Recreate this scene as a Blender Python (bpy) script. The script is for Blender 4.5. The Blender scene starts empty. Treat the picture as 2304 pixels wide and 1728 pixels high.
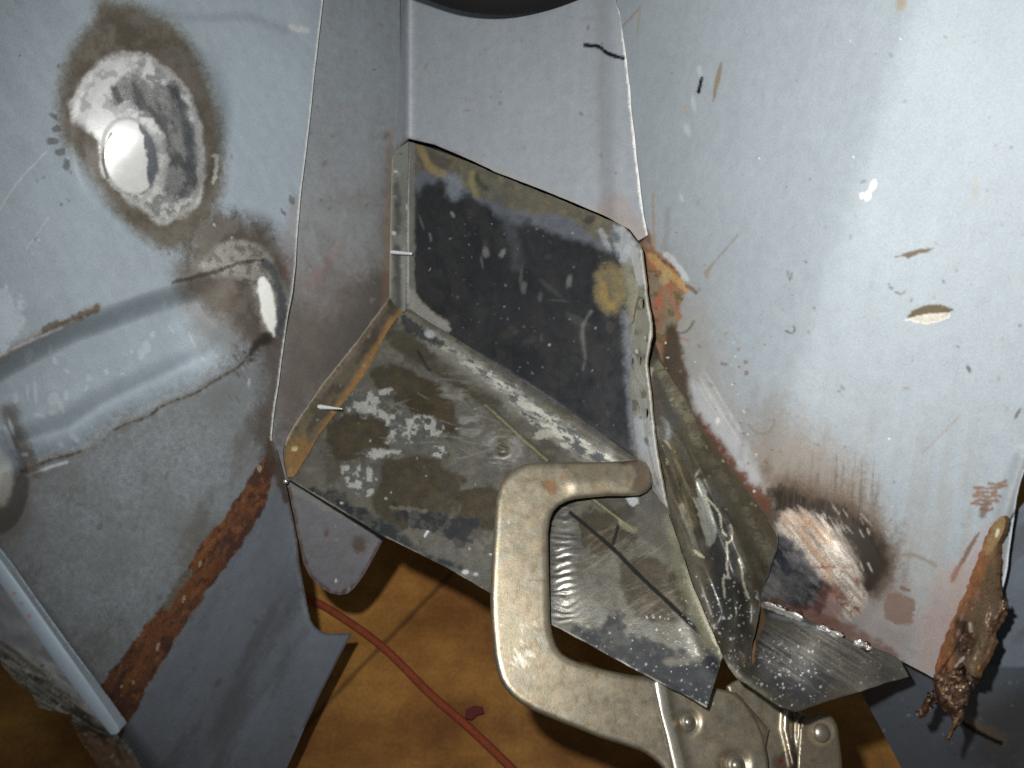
import bpy, math, random
import numpy as np
from mathutils import Vector, Euler, Matrix
from mathutils.geometry import delaunay_2d_cdt

random.seed(7)
C = bpy.context.scene.collection
scn = bpy.context.scene

# ------------------------------------------------------------------ camera, light, exposure
F, CX, CY = 1808.0, 1152.0, 864.0            # focal length and centre on the 2304 x 1728 frame
CAM_LOC = Vector((0, 0, 0.5))
CAM_ROT = Euler((math.radians(40), 0, 0))
R3 = np.array(CAM_ROT.to_matrix())
cd = bpy.data.cameras.new('camera'); cam = bpy.data.objects.new('camera', cd); C.objects.link(cam)
cam.location = CAM_LOC; cam.rotation_euler = CAM_ROT
cd.sensor_width = 36; cd.lens = 36 * F / 2304
cd.clip_start = 0.005; cd.clip_end = 20
cd.dof.use_dof = True; cd.dof.focus_distance = 0.36; cd.dof.aperture_fstop = 16
scn.camera = cam

w = bpy.data.worlds.new('World'); scn.world = w; w.use_nodes = True
w.node_tree.nodes['Background'].inputs[0].default_value = (0.95, 0.98, 1.0, 1)
w.node_tree.nodes['Background'].inputs[1].default_value = 0.09

def cam2w(p):
    return CAM_LOC + CAM_ROT.to_matrix() @ Vector(p)

def lamp(name, kind, camloc, aim, energy, size, color=(1, 1, 1)):
    l = bpy.data.lights.new(name, kind); o = bpy.data.objects.new(name, l); C.objects.link(o)
    o.location = cam2w(camloc)
    d = (cam2w(aim) - o.location).normalized()
    o.rotation_euler = d.to_track_quat('-Z', 'Y').to_euler()
    l.energy = energy; l.color = color
    if kind == 'AREA':
        l.size = size
    else:
        l.shadow_soft_size = size
    if kind == 'SPOT':
        l.spot_size = math.radians(106); l.spot_blend = 1.0
    return o
lamp('camera_flash', 'SPOT', (-0.036, 0.045, -0.004), (0.055, 0.055, -0.36), 8.0, 0.006, (0.985, 0.992, 0.965))

scn.view_settings.view_transform = 'Standard'; scn.view_settings.look = 'None'
scn.view_settings.exposure = 0; scn.view_settings.gamma = 1
scn.view_settings.use_curve_mapping = False
scn.render.engine = 'CYCLES'
scn.cycles.use_denoising = False
scn.cycles.max_bounces = 6

# ------------------------------------------------------------------ numeric helpers
def S(r, g, b):
    return np.array([((c / 255 + 0.055) / 1.055) ** 2.4 if c / 255 > 0.04045 else c / 255 / 12.92 for c in (r, g, b)])

def _hash(ix, iy, seed):
    h = (ix.astype(np.int64) * 374761393 + iy.astype(np.int64) * 668265263 + seed * 982451653) & 0xFFFFFFFF
    h = ((h ^ (h >> 13)) * 1274126177) & 0xFFFFFFFF
    h = (h ^ (h >> 16))
    return (h & 0xFFFFFF) / float(0xFFFFFF)

def vnoise(x, y, seed):
    x0 = np.floor(x); y0 = np.floor(y); fx = x - x0; fy = y - y0
    fx = fx * fx * fx * (fx * (fx * 6 - 15) + 10); fy = fy * fy * fy * (fy * (fy * 6 - 15) + 10)
    a = _hash(x0, y0, seed); b = _hash(x0 + 1, y0, seed); c = _hash(x0, y0 + 1, seed); d = _hash(x0 + 1, y0 + 1, seed)
    return (a * (1 - fx) + b * fx) * (1 - fy) + (c * (1 - fx) + d * fx) * fy

def fbm(x, y, scale, octv=3, seed=1, ang=0, stretch=1.0):
    """value noise; scale in frame units, stretch lengthens the features along the direction ang (degrees)"""
    if ang or stretch != 1:
        a = math.radians(ang); u = x * math.cos(a) + y * math.sin(a); v = -x * math.sin(a) + y * math.cos(a)
        x, y = u / stretch, v
    t = np.zeros_like(x, dtype=float); amp = 1.0; tot = 0
    for o in range(octv):
        t += amp * vnoise(x / scale + 17.3 * o, y / scale - 9.1 * o, seed + o * 31); tot += amp
        amp *= 0.5; scale = scale / 2.03
    return t / tot

def sstep(a, b, v):
    t = np.clip((v - a) / (b - a), 0, 1)
    return t * t * (3 - 2 * t)

def catmull(pts, n=6, closed=True):
    p = np.array(pts, float); m = len(p); out = []
    for i in range(m if closed else m - 1):
        if closed:
            a, b, c, d = p[i - 1], p[i], p[(i + 1) % m], p[(i + 2) % m]
        else:
            a, b, c, d = p[max(i - 1, 0)], p[i], p[i + 1], p[min(i + 2, m - 1)]
        for k in range(n):
            t = k / n
            out.append(0.5 * (2 * b + (c - a) * t + (2 * a - 5 * b + 4 * c - d) * t * t + (3 * b - a - 3 * c + d) * t ** 3))
    if not closed:
        out.append(p[-1])
    return np.array(out)

def seg_dist(x, y, pts, closed):
    p = np.array(pts, float); best = np.full(x.shape, 1e9); tt = np.zeros_like(x, dtype=float)
    m = len(p); L = m if closed else m - 1
    for i in range(L):
        a = p[i]; b = p[(i + 1) % m]; d = b - a; l2 = d @ d + 1e-12
        t = np.clip(((x - a[0]) * d[0] + (y - a[1]) * d[1]) / l2, 0, 1)
        q = (x - a[0] - t * d[0]) ** 2 + (y - a[1] - t * d[1]) ** 2
        m_ = q < best
        best[m_] = q[m_]; tt[m_] = (i + t[m_]) / L
    return np.sqrt(best), tt

def inside(x, y, pts):
    p = np.array(pts, float); r = np.zeros(x.shape, bool); m = len(p)
    for i in range(m):
        x1, y1 = p[i]; x2, y2 = p[(i + 1) % m]
        if y1 == y2: continue
        c = ((y1 > y) != (y2 > y)) & (x < (x2 - x1) * (y - y1) / (y2 - y1) + x1)
        r ^= c
    return r

def sdf(x, y, pts):
    d, _ = seg_dist(x, y, pts, True)
    return np.where(inside(x, y, pts), -d, d)

class Canvas:
    """colour / metal / roughness / grain of one sheet, laid out on the sheet itself"""
    def __init__(s, x, y, base, m=0.0, r=0.5, g=0.5):
        s.x, s.y = x, y
        s.col = np.tile(np.array(base, float), (len(x), 1))
        s.m = np.full(len(x), float(m)); s.r = np.full(len(x), float(r)); s.g = np.full(len(x), float(g))
        s.hf = fbm(x, y, 9.0, 2, 77) * .6 + np.random.RandomState(5).rand(len(x)) * .4 - .5
    def n(s, scale, octv=3, seed=1, ang=0, stretch=1.0):
        return fbm(s.x, s.y, scale, octv, seed, ang, stretch)
    def _sel(s, pts, pad):
        p = np.array(pts); lo = p.min(0) - pad; hi = p.max(0) + pad
        return np.nonzero((s.x > lo[0]) & (s.x < hi[0]) & (s.y > lo[1]) & (s.y < hi[1]))[0]
    def poly(s, pts, soft=6, warp=0, ws=30, seed=3, curve=True, ang=0, stretch=1.0, grow=0.0):
        if curve: pts = catmull(pts, 5)
        out = np.zeros(len(s.x)); k = s._sel(pts, soft + warp + grow + 2)
        if len(k) == 0: return out
        d = sdf(s.x[k], s.y[k], pts) - grow
        if warp: d = d + (fbm(s.x[k], s.y[k], ws, 4, seed, ang, stretch) - 0.5) * 2 * warp
        out[k] = 1 - sstep(-soft, soft, d)
        return out
    def line(s, pts, w, soft=2, warp=0, ws=20, seed=5, curve=True, taper=0.0):
        if curve and len(pts) > 2: pts = catmull(pts, 5, False)
        out = np.zeros(len(s.x)); k = s._sel(pts, w + soft + warp + 2)
        if len(k) == 0: return out
        d, t = seg_dist(s.x[k], s.y[k], pts, False)
        if warp: d = d + (fbm(s.x[k], s.y[k], ws, 3, seed) - 0.5) * 2 * warp
        ww = w * (1 - taper * np.abs(2 * t - 1) ** 2)
        out[k] = 1 - sstep(ww - soft, ww + soft, d)
        return out
    def blob(s, cx, cy, rx, ry, ang=0, soft=0.4, warp=0, ws=20, seed=9):
        out = np.zeros(len(s.x)); R_ = max(rx, ry) * (1.3 + soft) + warp
        k = np.nonzero((np.abs(s.x - cx) < R_) & (np.abs(s.y - cy) < R_))[0]
        if len(k) == 0: return out
        a = math.radians(ang); dx = s.x[k] - cx; dy = s.y[k] - cy
        u = (dx * math.cos(a) + dy * math.sin(a)) / rx; v = (-dx * math.sin(a) + dy * math.cos(a)) / ry
        q = np.sqrt(u * u + v * v)
        if warp: q = q + (fbm(s.x[k], s.y[k], ws, 3, seed) - 0.5) * 2 * warp / max(rx, ry)
        out[k] = 1 - sstep(1 - soft, 1 + soft, q)
        return out
    def put(s, mask, rgb=None, m=None, r=None, g=None, a=1.0):
        mask = mask + s.hf * 3.2 * mask * (1 - np.clip(mask, 0, 1))
        k = np.clip(mask * a, 0, 1)
        if rgb is not None: s.col = s.col * (1 - k[:, None]) + np.array(rgb)[None, :] * k[:, None]
        if m is not None: s.m = s.m * (1 - k) + m * k
        if r is not None: s.r = s.r * (1 - k) + r * k
        if g is not None: s.g = s.g * (1 - k) + g * k
    def mul(s, f):
        s.col = s.col * f[:, None]
    def specks(s, box, n, r0, r1, cols, seed, a0=0.4, a1=0.9, long=1.8, m=None, ang=None):
        rd = random.Random(seed)
        for _ in range(n):
            cx = rd.uniform(box[0], box[2]); cy = rd.uniform(box[1], box[3]); r = r0 + (r1 - r0) * rd.random() ** 3
            s.put(s.blob(cx, cy, r * rd.uniform(1, long), r, rd.uniform(0, 180) if ang is None else ang + rd.uniform(-12, 12), 0.4, r * 0.5, 8, rd.randint(1, 999)),
                  rd.choice(cols), a=rd.uniform(a0, a1), m=m)
    def scratches(s, box, n, l0, l1, w, ang, spread, col, seed, a=0.5, m=None, r=None):
        rd = random.Random(seed)
        for _ in range(n):
            cx = rd.uniform(box[0], box[2]); cy = rd.uniform(box[1], box[3]); L = rd.uniform(l0, l1) / 2
            t = math.radians(ang + rd.uniform(-spread, spread)); dx, dy = math.cos(t) * L, math.sin(t) * L
            s.put(s.line([(cx - dx, cy - dy), (cx + dx, cy + dy)], w * rd.uniform(0.6, 1.3), 2.0, taper=0.6), col, m=m, r=r, a=a * rd.uniform(0.5, 1.2))

# ------------------------------------------------------------------ materials
def sheet_material(name='sheet_metal', grain=900.0, coat=0.0):
    mt = bpy.data.materials.new(name); mt.use_nodes = True
    nt = mt.node_tree; N = nt.nodes; L = nt.links; b = N['Principled BSDF']
    def node(t, **k):
        n = N.new(t)
        for a, v in k.items(): setattr(n, a, v)
        return n
    pa = node('ShaderNodeAttribute', attribute_name='paint'); su = node('ShaderNodeAttribute', attribute_name='surf')
    sp = node('ShaderNodeSeparateColor'); L.new(su.outputs['Color'], sp.inputs[0])
    tc = node('ShaderNodeTexCoord')
    fine = node('ShaderNodeTexNoise'); fine.inputs['Scale'].default_value = grain * 2.2; fine.inputs['Detail'].default_value = 2
    mid = node('ShaderNodeTexNoise'); mid.inputs['Scale'].default_value = grain * 0.22; mid.inputs['Detail'].default_value = 5; mid.inputs['Roughness'].default_value = 0.65
    big = node('ShaderNodeTexNoise'); big.inputs['Scale'].default_value = 22; big.inputs['Detail'].default_value = 3
    for n in (fine, mid, big): L.new(tc.outputs['Object'], n.inputs['Vector'])
    def math_(op, a, b_=None, c=None):
        n = node('ShaderNodeMath', operation=op)
        for i, v in enumerate((a, b_, c)):
            if v is None: continue
            if isinstance(v, (int, float)): n.inputs[i].default_value = v
            else: L.new(v, n.inputs[i])
        return n.outputs[0]
    # brightness = 1 + grain * ((fine-.5)*1.0 + (mid-.5)*.5) + (big-.5)*.12
    f = math_('MULTIPLY_ADD', math_('SUBTRACT', fine.outputs[0], 0.5), 1.5, math_('MULTIPLY', math_('SUBTRACT', mid.outputs[0], 0.5), 0.8))
    f = math_('MULTIPLY', f, sp.outputs[2])
    f = math_('ADD', f, math_('MULTIPLY', math_('SUBTRACT', big.outputs[0], 0.5), 0.16))
    f = math_('MAXIMUM', math_('ADD', f, 1.0), 0.05)
    vm = node('ShaderNodeVectorMath', operation='SCALE'); L.new(pa.outputs['Color'], vm.inputs[0]); L.new(f, vm.inputs['Scale'])
    L.new(vm.outputs[0], b.inputs['Base Color'])
    L.new(sp.outputs[0], b.inputs['Metallic'])
    L.new(math_('ADD', sp.outputs[1], math_('MULTIPLY', math_('SUBTRACT', mid.outputs[0], 0.5), 0.3)), b.inputs['Roughness'])
    bp = node('ShaderNodeBump'); bp.inputs['Distance'].default_value = 0.0003
    L.new(math_('MULTIPLY', sp.outputs[2], 0.5), bp.inputs['Strength'])
    L.new(math_('ADD', mid.outputs[0], math_('MULTIPLY', fine.outputs[0], 0.35)), bp.inputs['Height'])
    L.new(bp.outputs[0], b.inputs['Normal'])
    b.inputs['Specular IOR Level'].default_value = 0.3
    return mt
M_SHEET = sheet_material()

# ------------------------------------------------------------------ objects
def thing(name, label, cat, loc, group=None):
    o = bpy.data.objects.new(name, None); C.objects.link(o); o.location = loc
    o.empty_display_size = 0.02
    o['label'] = label; o['category'] = cat
    if group: o['group'] = group
    return o

def wpos(x, y, D):
    """points on the sheet: frame position + distance -> world"""
    x = np.asarray(x, float); y = np.asarray(y, float); D = np.asarray(D, float)
    p = np.stack([(x - CX) / F * D, -(y - CY) / F * D, -D], -1)
    return p @ R3.T + np.array(CAM_LOC)

def P(x, y, D):
    return Vector(wpos(x, y, D))

def plane3(*pts):
    """plane through three (x, y, D) points -> D(x, y)"""
    A = np.array([[1, p[0], p[1]] for p in pts], float); v = np.array([1 / p[2] for p in pts])
    a, b, c = np.linalg.solve(A, v)
    return lambda x, y: 1.0 / (a + b * x + c * y)

def tps(pts, smooth=0.0):
    """smooth surface through (x, y, D) points"""
    p = np.array(pts, float); X = p[:, :2] / 500; v = 1 / p[:, 2]; n = len(p)
    def U(r2): return np.where(r2 > 1e-12, r2 * np.log(r2 + 1e-12), 0)
    K = U(((X[:, None] - X[None]) ** 2).sum(-1)) + smooth * np.eye(n)
    Q = np.hstack([np.ones((n, 1)), X]); A = np.block([[K, Q], [Q.T, np.zeros((3, 3))]])
    wv = np.linalg.solve(A, np.concatenate([v, np.zeros(3)]))
    def f(x, y):
        x = np.asarray(x, float); y = np.asarray(y, float)
        q = np.stack([x, y], -1) / 500
        r = U(((q[..., None, :] - X) ** 2).sum(-1)) @ wv[:n] + wv[n] + q[..., 0] * wv[n + 1] + q[..., 1] * wv[n + 2]
        return 1.0 / r
    return f

def densify(pts, step):
    p = np.array(pts, float); out = []
    for i in range(len(p)):
        a, b = p[i], p[(i + 1) % len(p)]; n = max(1, int(round(np.linalg.norm(b - a) / step)))
        for k in range(n): out.append(a + (b - a) * k / n)
    return np.array(out)

def mesh_from(name, V, Fc, paint, surf, loc, mat, parent, smooth=True):
    me = bpy.data.meshes.new(name)
    V = V - np.array(loc)
    me.from_pydata(V.tolist(), [], Fc)
    a = me.attributes.new('paint', 'FLOAT_COLOR', 'POINT')
    a.data.foreach_set('color', np.hstack([np.clip(paint, 0, 1), np.ones((len(V), 1))]).astype(np.float32).ravel())
    a = me.attributes.new('surf', 'FLOAT_COLOR', 'POINT')
    a.data.foreach_set('color', np.hstack([surf, np.ones((len(V), 1))]).astype(np.float32).ravel())
    me.polygons.foreach_set('use_smooth', np.full(len(me.polygons), smooth))
    me.materials.append(mat); me.update()
    o = bpy.data.objects.new(name, me); C.objects.link(o)
    if parent is not None: o.parent = parent
    else: o.location = loc
    return o

def sheet(name, parent, outline, depth, paint=None, step=5, holes=(), thick=0.0012, rim=(S(120, 118, 110), 0.6, 0.4),
          jag=None, relief=None, base=S(150, 158, 168), m=0.0, r=0.5, g=0.5, loc=None, mat=None, curve=False, bevel=0.0, back_rough=None):
    """one sheet-metal piece: dense front face, back face and cut edge, all real geometry"""
    if curve: outline = catmull(outline, 5)
    ol = densify(outline, step)
    if jag:
        dn = np.roll(ol, -1, 0) - np.roll(ol, 1, 0); dn = np.stack([dn[:, 1], -dn[:, 0]], -1) / (np.linalg.norm(dn, axis=1)[:, None] + 1e-9)
        ol = ol + dn * ((fbm(ol[:, 0], ol[:, 1], jag[1], 3, 11) - 0.5) * 2 * jag[0])[:, None]
    loops = [ol] + [densify(h, step * 0.7) for h in holes]
    lo = ol.min(0); hi = ol.max(0)
    gx, gy = np.meshgrid(np.arange(lo[0], hi[0], step), np.arange(lo[1], hi[1], step))
    gx = gx.ravel(); gy = gy.ravel()
    rs = np.random.RandomState(3); gx = gx + rs.uniform(-.25, .25, len(gx)) * step; gy = gy + rs.uniform(-.25, .25, len(gy)) * step
    k = inside(gx, gy, ol)
    for h in loops[1:]: k &= ~inside(gx, gy, h)
    gx, gy = gx[k], gy[k]
    d = np.full(len(gx), 1e9)
    for lp in loops:
        q, _ = seg_dist(gx, gy, lp, True); d = np.minimum(d, q)
    gx, gy = gx[d > step * 0.55], gy[d > step * 0.55]
    pts = []; edges = []
    for lp in loops:
        s0 = len(pts); pts += [Vector((a, -b)) for a, b in lp]
        edges += [(s0 + i, s0 + (i + 1) % len(lp)) for i in range(len(lp))]
    pts += [Vector((a, -b)) for a, b in zip(gx, gy)]
    vs, _, fs, *_r = delaunay_2d_cdt(pts, edges, [], 1, 1e-4)
    xy = np.array([(v.x, -v.y) for v in vs]); fs = np.array([f[:] for f in fs])
    cen = xy[fs].mean(1)
    ok = inside(cen[:, 0], cen[:, 1], ol)
    for h in loops[1:]: ok &= ~inside(cen[:, 0], cen[:, 1], h)
    fs = fs[ok]
    x, y = xy[:, 0], xy[:, 1]
    D = depth(x, y)
    if relief is not None: D = D - relief(x, y)
    if bevel:
        q = np.full(len(x), 1e9)
        for lp in loops:
            t, _ = seg_dist(x, y, lp, True); q = np.minimum(q, t)
        t = np.clip(1 - q / (bevel * F / 0.34), 0, 1)
        D = D + bevel * (1 - np.sqrt(np.clip(1 - t * t, 0, 1)))
    V = wpos(x, y, D); nv = len(V)
    fn = np.cross(V[fs[:, 1]] - V[fs[:, 0]], V[fs[:, 2]] - V[fs[:, 0]])
    vn = np.zeros_like(V)
    for c in range(3): np.add.at(vn, fs[:, c], fn)
    ave = fn.sum(0); ave /= np.linalg.norm(ave)
    vn /= (np.linalg.norm(vn, axis=1)[:, None] + 1e-12)
    off = 0.5 * vn + 0.5 * ave; off /= np.linalg.norm(off, axis=1)[:, None]
    B = V - off * thick
    e = np.concatenate([fs[:, [0, 1]], fs[:, [1, 2]], fs[:, [2, 0]]])
    key = np.sort(e, 1); key = key[:, 0] * nv + key[:, 1]
    u, inv, cnt = np.unique(key, return_inverse=True, return_counts=True)
    be = e[cnt[inv] == 1]
    cv = Canvas(x, y, base, m, r, g)
    if paint: paint(cv)
    col = np.vstack([cv.col, cv.col]); sf = np.stack([cv.m, cv.r, cv.g], -1); sf = np.vstack([sf, sf])
    bi = be[:, 0]; bj = be[:, 1]; nb = len(be)
    RV = np.vstack([V[bi], B[bi], B[bj], V[bj]])
    # weld rim verts per boundary vertex so the cut edge shades smoothly along its length
    ub, ui = np.unique(np.concatenate([bi, bj]), return_inverse=True)
    RV = np.vstack([V[ub], B[ub]]); nu = len(ub); ii = ui[:nb]; jj = ui[nb:]
    base0 = 2 * nv
    quads = np.stack([ii, ii + nu, jj + nu, jj], -1) + base0
    if rim is None:
        rc = np.vstack([cv.col[ub]] * 2); rsf = np.vstack([sf[:nv][ub]] * 2)
    else:
        rc = np.tile(rim[0], (2 * nu, 1)); rsf = np.tile([rim[1], rim[2], 0.4], (2 * nu, 1))
    VV = np.vstack([V, B, RV]); Fc = fs.tolist() + (fs[:, ::-1] + nv).tolist() + quads.tolist()
    if loc is None:
        loc = parent.location if parent is not None else V[np.argmin(V[:, 2])]
    o = mesh_from(name, VV, Fc, np.vstack([col, rc]), np.vstack([sf, rsf]), tuple(loc), mat or M_SHEET, parent)
    o['_tag'] = 1; del o['_tag']
    return o

def tag(o, label, cat, group=None, kind=None):
    if label: o['label'] = label
    if cat: o['category'] = cat
    if group: o['group'] = group
    if kind: o['kind'] = kind
    return o

def tube(name, parent, pts, rad, col, m=0.0, r=0.5, g=0.4, loc=None, seg=14, mat=None):
    """round bar through world points; rad is a number or one per point"""
    pts = [Vector(p) for p in pts]; n = len(pts); rad = [rad] * n if isinstance(rad, (int, float)) else rad
    V = []; Fc = []; prev = None
    for i, p in enumerate(pts):
        t = (pts[min(i + 1, n - 1)] - pts[max(i - 1, 0)]).normalized()
        ref = Vector((0, 0, 1)) if prev is None else prev
        if abs(t.dot(ref)) > 0.98: ref = Vector((1, 0, 0))
        a = (ref - t * ref.dot(t)).normalized(); b = t.cross(a); prev = a
        for k in range(seg):
            q = 2 * math.pi * k / seg; V.append(p + (a * math.cos(q) + b * math.sin(q)) * rad[i])
    for i in range(n - 1):
        for k in range(seg):
            k2 = (k + 1) % seg; Fc.append((i * seg + k, i * seg + k2, (i + 1) * seg + k2, (i + 1) * seg + k))
    Fc.append(tuple(range(seg))[::-1]); Fc.append(tuple((n - 1) * seg + k for k in range(seg)))
    V = np.array([tuple(v) for v in V])
    if loc is None: loc = parent.location if parent is not None else tuple(pts[0])
    return mesh_from(name, V, Fc, np.tile(col, (len(V), 1)), np.tile([m, r, g], (len(V), 1)), tuple(loc), mat or M_SHEET, parent)

def dome(name, parent, centre, normal, rad, h, col, m, r, g=0.3, flat=0.0, seg=28, loc=None):
    """rivet head: a low dome with an optional flat top"""
    nrm = Vector(normal).normalized(); a = nrm.orthogonal().normalized(); b = nrm.cross(a); c = Vector(centre)
    prof = [(1.0, -0.6), (1.0, 0.0)] + [(math.cos(t), math.sin(t)) for t in np.linspace(0.15, math.pi / 2, 9)[:-1]]
    prof = [(max(q, flat) if i > 3 else q, z) for i, (q, z) in enumerate(prof)]
    V = []; Fc = []
    for q, z in prof:
        for k in range(seg):
            t = 2 * math.pi * k / seg; V.append(c + (a * math.cos(t) + b * math.sin(t)) * rad * q + nrm * h * z)
    n = len(prof)
    for i in range(n - 1):
        for k in range(seg):
            k2 = (k + 1) % seg; Fc.append((i * seg + k, i * seg + k2, (i + 1) * seg + k2, (i + 1) * seg + k))
    V.append(c + nrm * h); Fc += [((n - 1) * seg + k, (n - 1) * seg + (k + 1) % seg, n * seg) for k in range(seg)]
    V = np.array([tuple(v) for v in V])
    if loc is None: loc = parent.location if parent is not None else tuple(c)
    return mesh_from(name, V, Fc, np.tile(col, (len(V), 1)), np.tile([m, r, g], (len(V), 1)), tuple(loc), M_SHEET, parent)

# ================================================================== planes of the place
left_D = plane3((727, 0, .405), (611, 987, .387), (0, 500, .278))
side_D = plane3((720, 100, .409), (881, 300, .462), (625, 1000, .394))
shelf_D = plane3((915, 700, .44), (640, 1080, .39), (1590, 1590, .31))
_sh = lambda x, y: 1 / float(shelf_D(x, y))
back_D0 = plane3((915, 700, .44), (1440, 1045, 1 / _sh(1440, 1045)), (920, 318, .449))
def back_D(x, y): return back_D0(x, y) + 0.003
right_D0 = plane3((1457, 528, .3795), (1400, 0, .392), (1960, 400, .258))
GREY = S(150, 157, 164)

# ================================================================== floor far below
def on_floor(x, y, h=0.0):
    """the point of the floor seen at a frame position"""
    d = R3 @ np.array([(x - CX) / F, -(y - CY) / F, -1.0]); t = (h - CAM_LOC.z) / d[2]
    return Vector(np.array(CAM_LOC) + d * t)

def build_floor():
    h = 0.0; nx, ny = 160, 140
    xs = np.linspace(-0.75, 0.75, nx); ys = np.linspace(-0.45, 0.85, ny)
    gx, gy = np.meshgrid(xs, ys); x = gx.ravel(); y = gy.ravel()
    V = np.stack([x, y, np.zeros_like(x)], -1)
    f = [(j * nx + i, j * nx + i + 1, (j + 1) * nx + i + 1, (j + 1) * nx + i) for j in range(ny - 1) for i in range(nx - 1)]
    me = bpy.data.meshes.new('floor'); me.from_pydata(V.tolist(), [], f); me.update()
    mt = bpy.data.materials.new('stained_board'); mt.use_nodes = True; nt = mt.node_tree; N = nt.nodes; L = nt.links; b = N['Principled BSDF']
    tc = N.new('ShaderNodeTexCoord')
    n1 = N.new('ShaderNodeTexNoise'); n1.inputs['Scale'].default_value = 14; n1.inputs['Detail'].default_value = 8; n1.inputs['Roughness'].default_value = .62
    n2 = N.new('ShaderNodeTexNoise'); n2.inputs['Scale'].default_value = 5; n2.inputs['Detail'].default_value = 4
    n3 = N.new('ShaderNodeTexNoise'); n3.inputs['Scale'].default_value = 420; n3.inputs['Detail'].default_value = 3
    mp = N.new('ShaderNodeMapping'); mp.inputs['Rotation'].default_value = (0, 0, .9); mp.inputs['Scale'].default_value = (1, 5, 1)
    n4 = N.new('ShaderNodeTexNoise'); n4.inputs['Scale'].default_value = 12; n4.inputs['Detail'].default_value = 6
    L.new(tc.outputs['Object'], mp.inputs[0]); L.new(mp.outputs[0], n4.inputs['Vector'])
    for n in (n1, n2, n3): L.new(tc.outputs['Object'], n.inputs['Vector'])
    r1 = N.new('ShaderNodeValToRGB'); e = r1.color_ramp.elements
    e[0].position = .3; e[0].color = (*S(118, 78, 40), 1); e[1].position = .72; e[1].color = (*S(208, 160, 84), 1)
    m_ = e = r1.color_ramp.elements.new(.5); m_.color = (*S(168, 122, 62), 1)
    L.new(n1.outputs[0], r1.inputs[0])
    mx = N.new('ShaderNodeMix'); mx.data_type = 'RGBA'; mx.blend_type = 'MULTIPLY'; mx.inputs[0].default_value = .75
    r2 = N.new('ShaderNodeValToRGB'); r2.color_ramp.elements[0].position = .36; r2.color_ramp.elements[0].color = (.5, .33, .24, 1); r2.color_ramp.elements[1].position = .62; r2.color_ramp.elements[1].color = (1, 1, 1, 1)
    L.new(n2.outputs[0], r2.inputs[0]); L.new(r1.outputs[0], mx.inputs[6]); L.new(r2.outputs[0], mx.inputs[7])
    mx2 = N.new('ShaderNodeMix'); mx2.data_type = 'RGBA'; mx2.blend_type = 'MULTIPLY'; mx2.inputs[0].default_value = .55
    r3 = N.new('ShaderNodeValToRGB'); r3.color_ramp.elements[0].position = .35; r3.color_ramp.elements[0].color = (.55, .48, .4, 1); r3.color_ramp.elements[1].position = .65; r3.color_ramp.elements[1].color = (1, 1, 1, 1)
    L.new(n4.outputs[0], r3.inputs[0]); L.new(mx.outputs[2], mx2.inputs[6]); L.new(r3.outputs[0], mx2.inputs[7])
    mx3 = N.new('ShaderNodeMix'); mx3.data_type = 'RGBA'; mx3.blend_type = 'MULTIPLY'; mx3.inputs[0].default_value = .5
    r4 = N.new('ShaderNodeValToRGB'); r4.color_ramp.elements[0].position = .3; r4.color_ramp.elements[0].color = (.55, .55, .55, 1); r4.color_ramp.elements[1].position = .7
    L.new(n3.outputs[0], r4.inputs[0]); L.new(mx2.outputs[2], mx3.inputs[6]); L.new(r4.outputs[0], mx3.inputs[7])
    # dirty joint between two boards
    p0 = on_floor(922, 1388); p1 = on_floor(752, 1566); nn = Vector((-(p1 - p0).y, (p1 - p0).x, 0)).normalized()
    dt = N.new('ShaderNodeVectorMath'); dt.operation = 'DOT_PRODUCT'; dt.inputs[1].default_value = nn; L.new(tc.outputs['Object'], dt.inputs[0])
    sb = N.new('ShaderNodeMath'); sb.operation = 'SUBTRACT'; sb.inputs[1].default_value = nn.dot(p0); L.new(dt.outputs['Value'], sb.inputs[0])
    wob = N.new('ShaderNodeMath'); wob.operation = 'MULTIPLY_ADD'; wob.inputs[1].default_value = .004; L.new(n1.outputs[0], wob.inputs[0]); L.new(sb.outputs[0], wob.inputs[2])
    of_ = N.new('ShaderNodeMath'); of_.operation = 'SUBTRACT'; of_.inputs[1].default_value = .002; L.new(wob.outputs[0], of_.inputs[0])
    ab = N.new('ShaderNodeMath'); ab.operation = 'ABSOLUTE'; L.new(of_.outputs[0], ab.inputs[0])
    mr = N.new('ShaderNodeMapRange'); mr.inputs['From Min'].default_value = .0006; mr.inputs['From Max'].default_value = .0026; mr.inputs['To Min'].default_value = .5; mr.inputs['To Max'].default_value = 1
    L.new(ab.outputs[0], mr.inputs['Value'])
    mj = N.new('ShaderNodeVectorMath'); mj.operation = 'SCALE'; L.new(mx3.outputs[2], mj.inputs[0]); L.new(mr.outputs['Result'], mj.inputs['Scale'])
    L.new(mj.outputs[0], b.inputs['Base Color']); b.inputs['Roughness'].default_value = .7; b.inputs['Specular IOR Level'].default_value = .2
    me.materials.append(mt)
    o = bpy.data.objects.new('floor', me); C.objects.link(o); o['kind'] = 'structure'
build_floor()

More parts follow.
